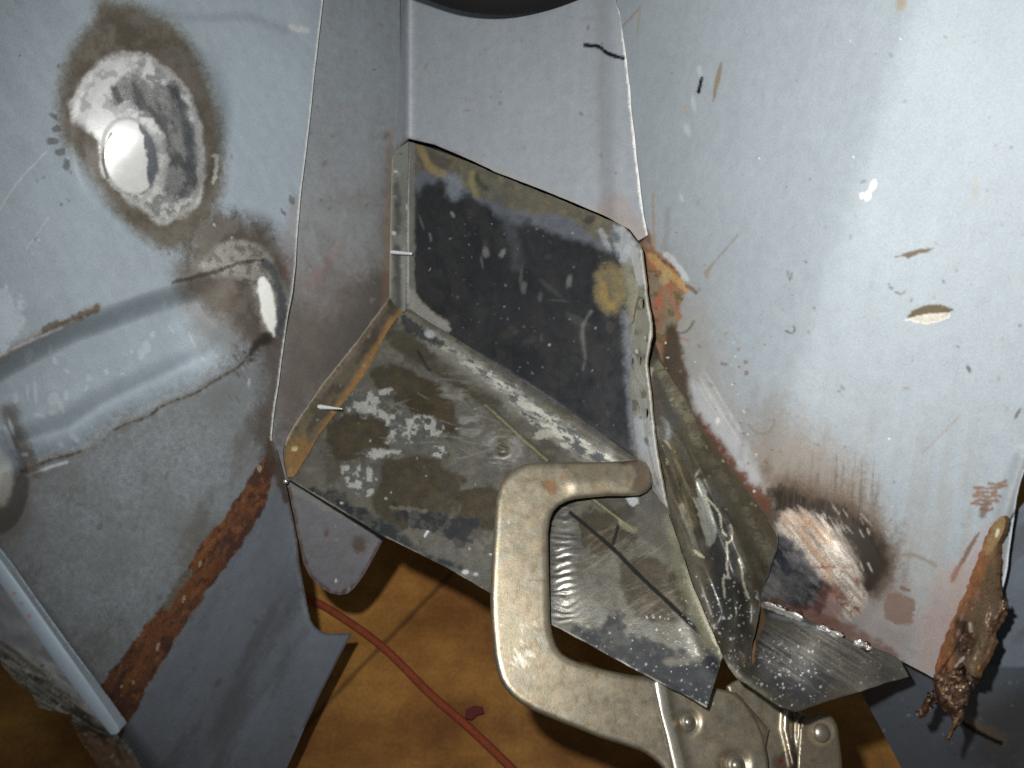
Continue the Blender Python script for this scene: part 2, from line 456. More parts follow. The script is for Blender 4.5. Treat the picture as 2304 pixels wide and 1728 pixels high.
cordpts = catmull([(560, 1290), (640, 1318), (693, 1346), (752, 1378), (860, 1455), (969, 1562), (1052, 1634), (1143, 1721), (1250, 1830), (1380, 1950)], 6, False)
cp = [on_floor(a, b, .003) for a, b in cordpts]
tag(tube('extension_cord', None, cp, .0025, S(128, 60, 36), 0, .8, 1.2), 'thin orange red cord running across the brown floor', 'cord')
sc_ = [on_floor(a, b, .0012) for a, b in [(1048, 1600), (1066, 1590), (1086, 1592), (1090, 1606), (1072, 1612), (1062, 1622), (1046, 1618)]]
def flat_bit(name, pts, hgt, col, label, cat):
    n = len(pts); V = [tuple(p) for p in pts] + [tuple(p + Vector((0, 0, hgt))) for p in pts]
    f = [tuple(range(n)), tuple(range(n, 2 * n))[::-1]] + [(i, (i + 1) % n, n + (i + 1) % n, n + i) for i in range(n)]
    V = np.array(V); return tag(mesh_from(name, V, f, np.tile(col, (2 * n, 1)), np.tile([0, .6, .6], (2 * n, 1)), tuple(V[0]), M_SHEET, None, False), label, cat)
flat_bit('scrap', sc_, .002, S(84, 18, 16), 'small dark red scrap lying on the brown floor beside the cord', 'scrap')
# ================================================================== left grey panel
LP = [(-160, -330), (741, -330), (727, 0), (714, 108), (705, 196), (696, 282), (686, 365), (676, 445), (669, 530), (665, 597), (658, 658), (648, 712), (640, 766), (633, 815), (627, 864), (620, 904), (615, 940), (611, 987), (624, 1016), (634, 1050), (642, 1081),
      (651, 1128), (662, 1180), (669, 1218), (673, 1265), (684, 1320), (694, 1374), (700, 1396), (709, 1410), (724, 1421), (741, 1426), (770, 1424), (792, 1426), (763, 1479), (723, 1558), (687, 1634), (647, 1725), (560, 1900), (400, 1900), (312, 1740), (258, 1642), (120, 1474), (0, 1330), (-160, 1120)]
BEAD_U = [(-160, 880), (0, 795), (72, 756), (140, 722), (217, 694), (310, 660), (398, 633), (434, 618), (520, 590)]
BEAD_L = [(-160, 1110), (47, 1059), (110, 1040), (181, 1020), (260, 965), (380, 904), (488, 853), (545, 812), (575, 770)]
DIMPLE_HALO = [(231, 7), (330, 25), (405, 72), (448, 140), (470, 199), (490, 262), (495, 330), (500, 398), (481, 463), (440, 520), (380, 560), (330, 535), (275, 488), (238, 435), (205, 385), (172, 345), (145, 305), (134, 217), (152, 137), (185, 80), (215, 45)]
DIMPLE_BARE = [(170, 231), (180, 205), (195, 181), (231, 145), (275, 127), (325, 134), (365, 165), (398, 188), (420, 215), (434, 253), (446, 300), (452, 343), (450, 385), (448, 416), (442, 450), (427, 466), (400, 478), (365, 495), (325, 466), (275, 427), (239, 383), (231, 318), (205, 292), (174, 268)]
HALO2 = [(432, 505), (470, 483), (520, 478), (570, 492), (610, 522), (635, 560), (655, 610), (652, 690), (635, 760), (590, 775), (545, 750), (500, 720), (450, 690), (420, 655), (415, 610), (420, 560)]
def bump01(x, y, cx, cy, rx, ry, ang):
    a = math.radians(ang); dx = x - cx; dy = y - cy
    u = (dx * math.cos(a) + dy * math.sin(a)) / rx; v = (-dx * math.sin(a) + dy * math.cos(a)) / ry
    return u * u + v * v
def left_relief(x, y):
    h = np.zeros_like(x)
    du = sdf(x, y, [(-400, -400)] + [(p[0], p[1]) for p in [(-400, 980)] + BEAD_U] + [(900, 400), (900, -400)])  # >0 below the upper line
    dl = sdf(x, y, [(-400, 2400), (-400, 1140)] + BEAD_L + [(900, 560), (900, 2400)])                     # >0 above the lower line
    t = np.clip(du, 0, None) ; s_ = np.clip(dl, 0, None)
    ch = sstep(0, 60, t) * sstep(0, 70, s_)
    fade = 1 - sstep(380, 540, x)
    h -= 0.013 * ch * fade
    # ridge inside the bead
    mid = t / (t + s_ + 1e-6)
    h += 0.006 * np.exp(-((mid - 0.62) / 0.16) ** 2) * ch * fade
    # domed dimple with a flat round boss
    q = bump01(x, y, 340, 292, 190, 240, 18)
    dm = np.clip(1 - np.sqrt(q + .03), 0, None)
    h += 0.021 * dm * sstep(0, .22, dm)
    qd = np.sqrt(bump01(x, y, 293, 352, 62, 88, -14))
    h += 0.0007 * (1 - sstep(.94, 1.04, qd))
    q2 = bump01(x, y, 560, 620, 130, 165, -20)
    h += 0.009 * np.clip(1 - q2, 0, None) ** 1.3
    # small pressed dish at the left edge
    q3 = bump01(x, y, -10, 1085, 75, 120, 0)
    h += 0.012 * np.clip(1 - q3, 0, None) ** 1.2
    # slight bend along the rust line: the lower flange tilts away
    dr = sdf(x, y, [(598, 1040), (520, 1200), (440, 1340), (300, 1590), (200, 1780), (100, 2100), (1200, 2100), (1200, 1040)])
    h -= 0.00012 * np.clip(-dr, 0, 400) * 0.35
    h -= .004 * np.exp(-((seg_dist(x, y, [(690, 1360), (420, 1800)], False)[0]) / 60) ** 2)
    h += 0.0016 * (fbm(x, y, 340, 2, 5) - .5)
    return h
RUST = [(612, 1040), (586, 1135), (562, 1180), (535, 1226), (474, 1302), (436, 1362), (398, 1417), (360, 1480), (325, 1540), (300, 1590), (286, 1609), (255, 1680), (200, 1740), (170, 1700), (215, 1590), (235, 1544), (275, 1490), (315, 1439), (345, 1400), (376, 1359), (420, 1300), (452, 1240), (495, 1190), (535, 1135), (570, 1075), (585, 1050)]
def left_paint(c):
    x, y = c.x, c.y
    # uneven thin primer
    n = c.n(260, 4, 21); c.put(n, S(146, 153, 161), a=.35)
    c.put(sstep(.52, .7, c.n(120, 4, 22)), S(132, 131, 130), a=.12)
    streak = c.n(16, 3, 23, 62, 7); c.mul(.94 + .12 * streak)
    # below the bead: weaker flash put in as darker grey, with brown smears
    low = 1 - sstep(-30, 60, sdf(x, y, [(-400, 2400), (-400, 1140)] + BEAD_L + [(660, 720), (660, 2400)]))
    c.put(low * (.5 + .6 * c.n(150, 4, 31)), S(106, 105, 104), a=.85)
    c.put(low * sstep(.45, .85, c.n(70, 4, 33, 120, 2)), S(92, 87, 78), a=.55)
    lf = c.poly([(640, 1080), (600, 1130), (480, 1310), (300, 1610), (240, 1760), (560, 1900), (800, 1430), (690, 1390)], 14, curve=False)
    c.put(lf, S(116, 124, 136), a=.75)
    c.put(lf * sstep(.5, .75, c.n(60, 4, 35, 118, 6)), S(88, 90, 92), a=.5)
    # soft scorched halo round the dimples
    c.put(c.poly(DIMPLE_HALO, 30, 6, 60), S(134, 132, 122), a=.7)
    c.put(c.poly(DIMPLE_HALO, 20, 5, 60, grow=5), S(104, 97, 88), a=.95, r=.55, g=.6)
    c.put(c.poly([(150 + (p[0] - 150) * .9 + 14, 30 + (p[1] - 30) * .9 + 20) for p in DIMPLE_HALO], 26, 12, 50) * sstep(.35, .7, c.n(40, 4, 41)), S(80, 70, 62), a=.75)
    c.put(c.poly(DIMPLE_HALO, 18, 8, 40) * sstep(.52, .7, c.n(12, 4, 42)), S(88, 80, 62), a=.5)
    c.put(c.poly(HALO2, 30, 12, 50), S(94, 86, 76), a=.92, g=.6)
    c.put(c.poly(HALO2, 26, 12, 50) * sstep(.4, .7, c.n(30, 4, 43)), S(76, 66, 58), a=.75)
    # brown smear running down from the second dimple to the corner
    c.put(c.poly([(560, 740), (640, 700), (640, 900), (612, 1000), (600, 1060), (575, 960), (590, 850)], 26, 20, 60), S(78, 68, 62), a=.8)
    c.put(c.poly([(380, 590), (480, 610), (560, 700), (580, 770), (520, 800), (430, 740)], 30, 20, 60), S(104, 96, 88), a=.55)
    # ground-bare steel of the dimple and disc, flash glare put in as near-white
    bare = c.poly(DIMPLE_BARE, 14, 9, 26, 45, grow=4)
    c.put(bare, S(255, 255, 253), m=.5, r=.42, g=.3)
    rt = sstep(250, 330, x + .1 * (y - 250))
    c.put(bare * rt * sstep(.36, .6, c.n(16, 4, 47)), S(150, 150, 147), a=.85, g=.9)
    c.put(bare * sstep(.56, .68, c.n(24, 4, 48)), S(176, 176, 178), a=.6)
    dark = c.poly([(246, 202), (262, 180), (282, 170), (320, 178), (354, 190), (395, 195), (412, 205), (425, 245), (440, 289), (446, 340), (447, 398), (435, 430), (398, 450), (372, 440), (361, 416), (372, 370), (376, 325), (358, 285), (336, 253), (305, 240), (282, 236), (255, 238)], 9, 16, 26, 51)
    c.put(dark, S(126, 126, 124), m=.15, r=.5, g=1.2, a=.9)
    c.put(dark * sstep(.46, .66, c.n(26, 4, 53, 68, 3)), S(80, 81, 82), m=.2, a=.8)
    c.put(c.line([(392, 205), (415, 260), (425, 330), (424, 400), (405, 440)], 9, 8, 8, 14), S(74, 78, 82), a=.75)
    c.put(c.line([(437, 250), (449, 320), (450, 400), (438, 455)], 5, 4, 4, 12), S(190, 190, 190), m=.5, a=.8)
    ring = c.line([(238, 330), (262, 278), (300, 268), (342, 300), (366, 350), (362, 405), (338, 440)], 9, 6, 3, 20); c.put(ring, S(190, 190, 186), m=.1, r=.4, a=.6)
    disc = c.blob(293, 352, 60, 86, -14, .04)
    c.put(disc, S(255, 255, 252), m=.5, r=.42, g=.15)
    cres = disc * c.poly([(312, 275), (340, 300), (356, 345), (358, 395), (340, 425), (332, 395), (330, 350), (322, 310)], 2.5, 5, 9, 57)
    c.put(cres, S(112, 116, 122), m=.3, r=.5, g=.7)
    c.put(c.line([(250, 300), (236, 330), (233, 368), (242, 400)], 3, 2), S(60, 56, 50), a=.8)
    # second dimple
    b2 = c.poly([(455, 590), (490, 552), (540, 540), (590, 560), (622, 600), (636, 660), (630, 730), (612, 760), (590, 735), (580, 690), (560, 640), (520, 622), (480, 620)], 10, 16, 24, 61)
    c.put(b2, S(150, 147, 140), m=.1, r=.45, g=1.0, a=.85)
    c.put(b2 * sstep(.46, .62, c.n(13, 4, 63)), S(98, 92, 84), a=.75)
    c.put(c.line([(598, 590), (620, 625), (634, 690), (625, 745)], 9, 5, 5, 15), S(70, 74, 80), a=.8)
    c.put(c.poly([(579, 636), (596, 622), (611, 651), (620, 709), (617, 755), (604, 742), (590, 712)], 4, 4, 14, 65), S(252, 252, 246), m=.05, r=.4, g=.3)  # glare crescent put in as near-white colour
    c.put(c.line([(388, 636), (440, 622), (500, 606), (545, 590), (590, 585)], 4, 3, 5, 10), S(58, 54, 46), a=.8)
    c.put(c.line([(560, 800), (575, 780), (600, 760)], 12, 8, 8, 16), S(44, 38, 32), a=.9)
    # bead edges: cracked filler
    c.put(c.line([(0, 808), (40, 782), (90, 755), (150, 728), (217, 694)], 12, 6, 8, 14), S(146, 138, 130), a=.75)
    c.put(c.line([(100, 742), (150, 722), (190, 706), (219, 692)], 7, 4, 7, 9), S(96, 84, 70), a=.85)
    c.put(c.line([(0, 800), (30, 785), (80, 762), (140, 738)], 2.5, 1.5, 3, 14), S(200, 205, 210), a=.8)
    for pl, ww in [([(47, 1062), (70, 1052), (110, 1036), (150, 1026), (185, 1015)], 7), ([(260, 966), (290, 952), (330, 938), (365, 914), (400, 900), (440, 884), (488, 853), (530, 830), (555, 805)], 5)]:
        c.put(c.line(pl, ww + 2, 5, 5, 14), S(112, 106, 98), a=.6)
        c.put(c.line(pl, ww * .4, 2.5, 4, 8), S(58, 50, 42), a=.75)
    c.put(c.line([(60, 1070), (110, 1052), (150, 1040)], 3, 2, 2, 12), S(200, 208, 215), a=.7)
    c.put(c.line([(20, 930), (40, 980), (62, 1030), (75, 1060)], 20, 14, 8, 30), S(92, 80, 70), a=.75)
    c.put(c.poly([(-40, 1085), (60, 1075), (72, 1130), (60, 1180), (30, 1215), (-40, 1230)], 16, 8, 30), S(104, 96, 88), a=.6)
    c.put(c.blob(-6, 1078, 34, 60, 0, .25, 6), S(225, 225, 220), m=.5, r=.35)  # bare metal spot, its white highlight put into the colour
    c.put(c.poly([(-40, 740), (0, 650), (40, 670), (55, 740), (20, 780), (-40, 800)], 8, 24, 16, 71), S(186, 194, 204), a=.75)
    # chips in the bead
    for bx in [(65, 800, 9, 16, 20), (113, 785, 4, 11, 10), (124, 812, 5, 9, -20), (150, 835, 5, 3, 20), (330, 780, 9, 14, -10), (318, 795, 8, 12, 5), (345, 752, 6, 8, 0), (200, 850, 7, 8, 0), (240, 838, 5, 6, 0), (275, 842, 4, 5, 0), (120, 897, 13, 15, 30), (80, 885, 4, 26, -6), (62, 882, 3, 16, -4), (138, 915, 5, 16, -20), (118, 928, 8, 6, 0), (90, 935, 14, 5, 10), (36, 895, 7, 12, 0), (148, 890, 6, 11, 0), (138, 1000, 10, 6, 45), (168, 985, 13, 7, 35), (370, 684, 3, 8, 10), (385, 740, 2.5, 14, -35), (432, 765, 3, 18, -25), (442, 795, 3, 3, 0), (458, 808, 3, 7, -40), (295, 790, 4, 5, 0), (195, 872, 4, 8, 30), (25, 960, 4, 22, -20), (20, 985, 6, 30, -22), (55, 1023, 9, 5, 0), (560, 860, 3, 9, 10)]:
        c.put(c.blob(bx[0], bx[1], bx[2], bx[3], bx[4], .3, 4, 8, int(bx[0])), S(180, 188, 194), a=.6)
    # rust line where another panel has been cut away
    rm = c.poly(RUST, 4, 7, 18, 73, grow=7)
    c.put(c.poly(RUST, 14, 12, 30, 75), S(96, 88, 84), a=.5)
    n1 = c.n(30, 4, 77, 120, 2.5); n2 = c.n(9, 3, 79, 120, 2)
    rm = np.clip(rm * 1.4, 0, 1); c.put(rm, S(92, 60, 44), m=0, r=.8, g=1.3)
    c.put(rm * sstep(.45, .7, n1), S(118, 74, 44), a=.6); c.put(rm * sstep(.44, .62, c.n(44, 3, 83, 120, 2)), S(66, 44, 40), a=.85)
    c.put(rm * sstep(.55, .72, n2), S(66, 42, 32), a=.8); c.put(rm * sstep(.62, .75, c.n(12, 3, 87, 110, 2)), S(140, 92, 52), a=.4)
    c.put(c.line([(376, 1365), (390, 1335), (410, 1305), (425, 1290)], 9, 5, 5, 12), S(96, 98, 92), a=.7)
    for q in [(413, 1348, 3, 8, 15), (355, 1455, 3, 10, 15), (450, 1268, 3, 7, 10), (300, 1535, 3, 5, 0), (584, 1055, 4, 8, 0), (273, 1545, 2, 5, 30)]:
        c.put(c.blob(*q[:4], q[4], .3, 2), S(190, 170, 140), m=.5, r=.35)
    c.put(c.poly([(600, 985), (618, 1010), (636, 1060), (650, 1120), (640, 1130), (620, 1080), (600, 1050)], 8, 7, 16), S(70, 56, 46), a=.85)
    # grime specks, scratches
    c.specks((20, 40, 660, 640), 26, 2, 5, [S(90, 84, 78), S(100, 100, 100), S(185, 190, 198)], 91, .3, .7)
    c.specks((20, 1060, 600, 1600), 70, 1.5, 7, [S(74, 66, 56), S(80, 78, 74), S(70, 50, 46)], 92, .1, .4, 2.2, ang=118)
    c.specks((380, 1300, 760, 1720), 34, 2, 8, [S(80, 74, 72), S(92, 70, 66), S(150, 155, 165)], 93, .1, .4, 2.2)
    for q in [(655, 450, 6, 10, -30), (638, 478, 4, 9, -25), (122, 262, 14, 6, 40), (128, 290, 10, 7, 0), (118, 318, 12, 8, 0), (135, 342, 12, 8, 10), (150, 372, 8, 12, 0)]:
        c.put(c.blob(*q[:4], q[4], .35, 8, 8, int(q[1])), S(72, 66, 62), a=.65)
    c.put(c.line([(0, 470), (40, 410), (105, 340)], 1.6, 1.4, 1, 20), S(190, 196, 200), a=.6)
    c.put(c.line([(60, 560), (110, 488)], 1.5, 1.3), S(190, 196, 200), a=.45)
    c.put(c.line([(480, 350), (488, 355), (485, 390), (480, 410)], 4, 2, 3, 8), S(205, 205, 195), m=.4, a=.8)
    c.put(c.line([(610, 20), (680, 60)], 2, 2), S(170, 175, 182), a=.3)
    c.put(c.poly([(640, -20), (700, -20), (692, 70), (660, 75), (645, 40)], 10, 6, 20), S(165, 170, 178), a=.4)
    c.put(c.line([(655, 60), (690, 70)], 6, 4, 6, 10), S(205, 205, 198), a=.5)
    c.put(c.line([(330, 20), (420, 40), (560, 40), (640, 70)], 10, 10), S(120, 122, 126), a=.35)
    c.put(c.poly([(630, 560), (668, 440), (672, 560), (655, 640)], 16, 10, 30), S(140, 112, 104), a=.35)
    c.scratches((500, 780, 560, 900), 14, 12, 30, 1.6, 60, 6, S(70, 64, 58), 95, .6)
    # lit cut edge painted as a pale line on the front
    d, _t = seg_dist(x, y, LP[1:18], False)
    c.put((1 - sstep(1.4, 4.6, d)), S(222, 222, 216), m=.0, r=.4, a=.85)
    d, _t = seg_dist(x, y, LP[18:36], False)
    c.put((1 - sstep(2, 7, d)) , S(74, 60, 52), a=.65)
lp = thing('left_panel', 'grey left panel with two brightly ground dimples and an orange rust line', 'panel', P(200, 1650, .27))
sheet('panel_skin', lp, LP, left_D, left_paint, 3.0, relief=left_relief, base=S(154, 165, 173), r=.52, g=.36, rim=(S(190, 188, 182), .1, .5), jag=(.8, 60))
# weld rivet at the lower corner of its edge
rv = dome('rivet', lp, P(643, 1083, float(left_D(643, 1083)) - .0008), (cam2w((-.01, .02, 0)) - P(643, 1083, .38)), .0013, .0009, S(230, 230, 230), .9, .22)

# ================================================================== side panel in the corner
def side_paint(c):
    x, y = c.x, c.y
    c.put(c.n(120, 4, 3, 90, 2), S(136, 139, 142), a=.5)
    t = sstep(150, 700, y)
    c.put(t * (.6 + .5 * c.n(90, 3, 5)), S(144, 136, 131), a=.55)
    c.put(c.poly([(640, 700), (720, 700), (880, 600), (880, 800), (760, 860), (680, 950), (620, 1030), (600, 980)], 40, 30, 80, 9), S(78, 70, 62), a=.75)  # diagonal brown shadow band put into the colour
    c.put(c.poly([(650, 640), (800, 600), (790, 720), (700, 900), (640, 960)], 60, 30, 60, 11) , S(112, 98, 90), a=.45)
    c.put(sstep(.5, .7, c.n(46, 4, 25)) * t, S(116, 108, 102), a=.45)
    c.put(c.poly([(870, 340), (882, 330), (882, 680), (860, 690)], 8, 6, 30), S(150, 118, 88), a=.5)
    c.put(c.line([(700, 640), (760, 560)], 10, 12, 6, 20), S(150, 110, 100), a=.3)
    c.specks((640, 40, 870, 700), 40, 2, 7, [S(80, 76, 72), S(90, 70, 66), S(150, 146, 142)], 4, .3, .7, 2)
    c.put(c.n(14, 3, 15, 90, 8), S(90, 88, 86), a=.2)
sp_ = thing('side_panel', 'narrow grey inner side panel in the corner, browner towards the bottom with a shadow band painted across', 'panel', P(640, 1050, .4))
sheet('panel_skin', sp_, [(690, -330), (900, -330), (900, 780), (800, 880), (690, 1000), (660, 1090), (600, 1090), (560, 900), (640, 500)], side_D, side_paint, 6, base=S(142, 148, 154), r=.6, g=.5)

# ================================================================== back panel with its folded edge
def back_full(x, y):
    d = back_D(x, y)
    k = np.clip((922 - x) / 40, 0, 2)                     # fold towards the side panel
    d = d + 0.012 * k - 0.004 * np.exp(-((x - 921) / 9) ** 2) * .5
    d = d - 0.0035 * sstep(1340, 1390, x)
    return np.minimum(d, side_D(x, y) - .0015 + 0 * x) if False else d
def back_paint(c):
    x, y = c.x, c.y
    c.put(c.n(220, 4, 6), S(140, 142, 146), a=.4)
    c.mul(.95 + .1 * c.n(14, 3, 8, 92, 10))
    c.put(c.line([(1345, -100), (1352, 250), (1372, 500)], 14, 14), S(122, 122, 124), a=.35)  # shading of the bend painted as a darker band
    c.put(c.line([(882, -100), (881, 340)], 3.4, 2), S(220, 220, 214), m=.0, r=.4)  # lit sheet edge painted as a thin pale line
    c.put(c.line([(921, -100), (920, 320)], 6, 6), S(178, 182, 190), a=.7)  # highlight along the fold radius painted as a soft pale line
    c.put(c.line([(896, 332), (919, 314), (960, 326), (1040, 352)], 6, 6, 4, 20), S(120, 90, 78), a=.5)
    c.put(c.line([(1040, 358), (1215, 430), (1363, 492), (1436, 540)], 9, 9, 5, 20), S(150, 142, 128), a=.5)
    c.put(c.line([(1316, 101), (1330, 103), (1345, 104), (1354, 110), (1366, 119), (1382, 126), (1405, 131)], 4.6, 1.8, 1, 12), S(10, 12, 24))
    c.put(c.line([(1355, 98), (1357, 118)], 1.2, 1), S(30, 32, 50), a=.8)
    c.put(c.line([(1385, -60), (1401, 54), (1412, 155), (1421, 250), (1432, 351), (1443, 445), (1457, 528)], 3.8, 2, 2, 20), S(226, 224, 218), m=.0, r=.35)  # lit seam edge put in as a pale line
    c.specks((900, 20, 1430, 500), 40, 1.5, 4, [S(88, 86, 90), S(120, 110, 100)], 12, .2, .6, 2)
    c.put(c.poly([(1390, 440), (1457, 528), (1400, 540), (1340, 480)], 20, 12, 30), S(140, 116, 98), a=.4)
BP = [(881, -330), (1380, -330), (1385, 0), (1393, 27), (1401, 54), (1406, 100), (1412, 155), (1417, 200), (1421, 250), (1428, 300), (1432, 351), (1438, 400), (1443, 445), (1450, 490), (1457, 528), (1470, 620), (1480, 900), (1470, 1040), (1180, 800), (880, 640), (878, 400), (880, 200)]
bp = thing('back_panel', 'grey back panel of the corner with a black marker stroke near its right edge', 'panel', P(1200, 800, .41))
sheet('panel_skin', bp, BP[:15] + [(1436, 541), (1417, 516), (1363, 487), (1295, 458), (1215, 425), (1114, 386), (1038, 350), (980, 326), (919, 312), (899, 326), (881, 345), (879, 200)], back_full, back_paint, 3.6, base=S(134, 139, 145), r=.55, g=.4, jag=(1.4, 40), rim=(S(150, 150, 148), .1, .5))

# ================================================================== right panel
def right_depth(x, y):
    d = right_D0(x, y)
    cr = 2065 - (y) * (300 / 950.0)                     # crease line
    soft = np.logaddexp(0, (x - cr) / 16) * 16
    d = 1 / (1 / d - soft * 0.00115)
    d = d + 0.0000000 * x
    return d
RP = [(1376, -330), (2560, -330), (2560, 700), (2400, 860), (2304, 1060), (2296, 1085), (2288, 1120), (2278, 1190), (2266, 1280), (2255, 1330), (2240, 1390), (2200, 1450), (2130, 1530), (2097, 1524), (2039, 1493), (2000, 1475), (1940, 1455), (1866, 1424), (1804, 1391), (1716, 1358), (1700, 1345), (1712, 1290), (1726, 1235), (1700, 1165), (1640, 1085), (1580, 1000), (1530, 915), (1500, 860), (1470, 790), (1444, 640), (1436, 560), (1446, 520), (1432, 445), (1421, 351), (1410, 250), (1401, 155), (1390, 54)]
def right_relief(x, y):
    h = 0.0014 * (fbm(x, y, 300, 2, 15) - .5)
    q = bump01(x, y, 1830, 1290, 150, 170, -35)
    h += .008 * np.clip(1 - q, 0, None) ** 1.4
    d, t = seg_dist(x, y, [(2300, 1030), (2262, 1150), (2240, 1250), (2215, 1360)], False)
    h += .0022 * np.exp(-((d - 0) / 18) ** 2)
    return h
def right_paint(c):
    x, y = c.x, c.y
    c.put(c.n(240, 4, 6), S(152, 156, 162), a=.3)
    low = sstep(700, 1150, y + .15 * (1700 - x))
    c.mul(.975 + .05 * c.n(12, 3, 9, 99, 12))
    c.put(low * sstep(.35, .75, c.n(22, 3, 11, 99, 14)), S(140, 132, 122), a=.35)
    # along the patch: stains
    c.put(c.poly([(1450, 540), (1500, 560), (1560, 640), (1600, 800), (1720, 980), (1880, 1040), (1960, 1200), (1860, 1300), (1600, 1200), (1500, 980), (1450, 700)], 70, 40, 90, 13), S(142, 132, 120), a=.6)
    c.put(c.poly([(1720, 900), (1800, 960), (1960, 1080), (2030, 1240), (1980, 1300), (1880, 1180), (1740, 1130), (1680, 1060)], 60, 20, 40, 14, True, 99, 5), S(120, 106, 92), a=.55)
    c.put(c.poly([(1860, 1280), (2000, 1290), (2060, 1400), (2030, 1480), (1900, 1450), (1800, 1400), (1720, 1370), (1800, 1310)], 40, 30, 60, 15), S(122, 104, 96), a=.8)
    c.put(sstep(1150, 1350, y) * (.5 + .8 * c.n(120, 4, 131)), S(134, 134, 132), a=.55)
    c.put(sstep(1300, 1420, y) * sstep(1700, 2000, x) * sstep(.4, .7, c.n(50, 4, 16, 25, 3)), S(120, 112, 112), a=.4)
    # red-brown rust beside the patch edge
    c.put(c.poly([(1425, 545), (1470, 560), (1475, 960), (1440, 960)], 5, 3, 20), S(110, 80, 62), a=.9)
    rm = c.poly([(1440, 552), (1460, 556), (1512, 596), (1540, 640), (1535, 700), (1515, 745), (1500, 785), (1500, 830), (1462, 840), (1455, 740), (1448, 640)], 6, 12, 24, 17)
    c.put(rm, S(138, 104, 84), r=.7, g=.9); c.put(rm * sstep(.5, .68, c.n(30, 4, 19)), S(124, 114, 98)); c.put(rm * sstep(.52, .7, c.n(22, 4, 20, 80, 2)), S(156, 96, 66), a=.85)
    c.put(rm * sstep(.6, .72, c.n(12, 3, 24)), S(92, 88, 60), a=.8)
    c.put(c.line([(1464, 575), (1476, 590), (1500, 610), (1524, 630), (1545, 648)], 9, 3, 3, 14), S(170, 138, 92), a=.9)
    c.put(c.line([(1545, 643), (1556, 650), (1566, 658)], 4.5, 2), S(112, 92, 80), a=.9)
    c.put(c.blob(1497, 624, 11, 17, 20, .3, 4, 8), S(196, 172, 130), m=.4, r=.35)
    c.put(c.line([(1488, 584), (1512, 600), (1528, 614), (1542, 632)], 2.6, 1.6, 2, 8), S(70, 68, 56), a=.8)
    c.put(c.line([(1500, 575), (1520, 592), (1543, 628)], 7, 3, 4, 14), S(190, 196, 200), a=.7)
    c.put(c.line([(1470, 440), (1470, 500), (1472, 560)], 3, 2.5, 2, 14), S(150, 124, 82), a=.6)
    c.put(c.line([(1503, 470), (1500, 530), (1496, 560)], 6, 6), S(128, 124, 124), a=.4)
    c.put(c.line([(1424, 512), (1440, 540), (1452, 560), (1470, 570)], 4, 3, 3, 10), S(116, 84, 58), a=.7)
    c.put(c.line([(1520, 748), (1540, 748), (1552, 738), (1560, 724)], 2.6, 1.8, 1, 9), S(92, 86, 80), a=.75)
    c.put(c.line([(1522, 758), (1550, 766)], 2, 2), S(150, 96, 80), a=.6)
    # dark brown band and brown rust border along the weld
    c.put(c.poly([(1500, 740), (1525, 745), (1540, 800), (1548, 850), (1556, 910), (1600, 970), (1650, 1050), (1700, 1110), (1755, 1160), (1735, 1240), (1690, 1200), (1600, 1080), (1530, 960), (1490, 840)], 9, 9, 24, 21), S(70, 58, 44), a=.95, g=.8)
    c.put(c.poly([(1568, 930), (1600, 960), (1640, 1010), (1665, 1050), (1700, 1090), (1740, 1130), (1720, 1160), (1660, 1110), (1610, 1040), (1575, 990)], 5, 11, 14, 22), S(92, 58, 42), a=.9)
    c.put(c.poly([(1555, 850), (1600, 890), (1650, 960), (1690, 1020), (1720, 1080), (1690, 1085), (1640, 1020), (1590, 950), (1560, 910)], 12, 14, 16, 23), S(178, 180, 184), a=.6)
    for i in range(9):
        rr = random.Random(i + 40); a0 = (1570 + rr.uniform(-6, 26), 830 + rr.uniform(0, 40)); L = rr.uniform(90, 200)
        c.put(c.line([a0, (a0[0] + L * .52, a0[1] + L * .86)], 1.3, 1.2), S(200, 200, 196), a=.3)
    c.put(c.line([(1705, 870), (1695, 900), (1682, 950), (1670, 1000), (1668, 1030)], 6, 6), S(140, 138, 142), a=.5)
    c.put(c.line([(1683, 955), (1700, 972), (1722, 976), (1738, 962), (1742, 945)], 2.6, 2.2), S(116, 108, 92), a=.6)
    # soot arc and brush-ground dimple at the bottom
    soot = c.poly([(1735, 1105), (1770, 1098), (1830, 1122), (1900, 1145), (1960, 1190), (1995, 1250), (1985, 1300), (1945, 1330), (1930, 1250), (1880, 1190), (1800, 1160), (1745, 1150)], 14, 12, 24, 25)
    c.put(c.poly([(1720, 1060), (1800, 1070), (1900, 1100), (1990, 1170), (2030, 1270), (1990, 1350), (1900, 1300), (1800, 1200)], 34, 26, 18, 26, True, 99, 6), S(96, 78, 64), a=.65)
    c.put(c.poly([(1735, 1100), (1770, 1085), (1840, 1108), (1910, 1135), (1975, 1185), (2010, 1250), (2000, 1320), (1950, 1345), (1930, 1250), (1880, 1190), (1800, 1160), (1745, 1150)], 22, 10, 16, 125, True, 99, 4), S(72, 60, 48), a=.8)
    c.put(soot, S(38, 31, 25), a=.95, r=.7)
    c.scratches((1760, 1060, 1980, 1180), 60, 40, 110, 1.6, 96, 5, S(84, 70, 58), 129, .4)
    c.scratches((1830, 1140, 1960, 1300), 46, 14, 40, 1.4, 58, 12, S(190, 182, 168), 130, .55)
    br = c.poly([(1750, 1190), (1764, 1158), (1800, 1152), (1851, 1179), (1895, 1226), (1931, 1287), (1942, 1352), (1925, 1385), (1890, 1385), (1870, 1330), (1840, 1285), (1815, 1250), (1785, 1225)], 13, 17, 9, 27, True, 52, 5)
    c.put(br, S(168, 158, 146), m=.3, r=.42, g=1.1)
    c.put(br * sstep(.45, .62, c.n(6, 3, 127, 50, 10)), S(206, 198, 188), m=.3, r=.42, a=.8)
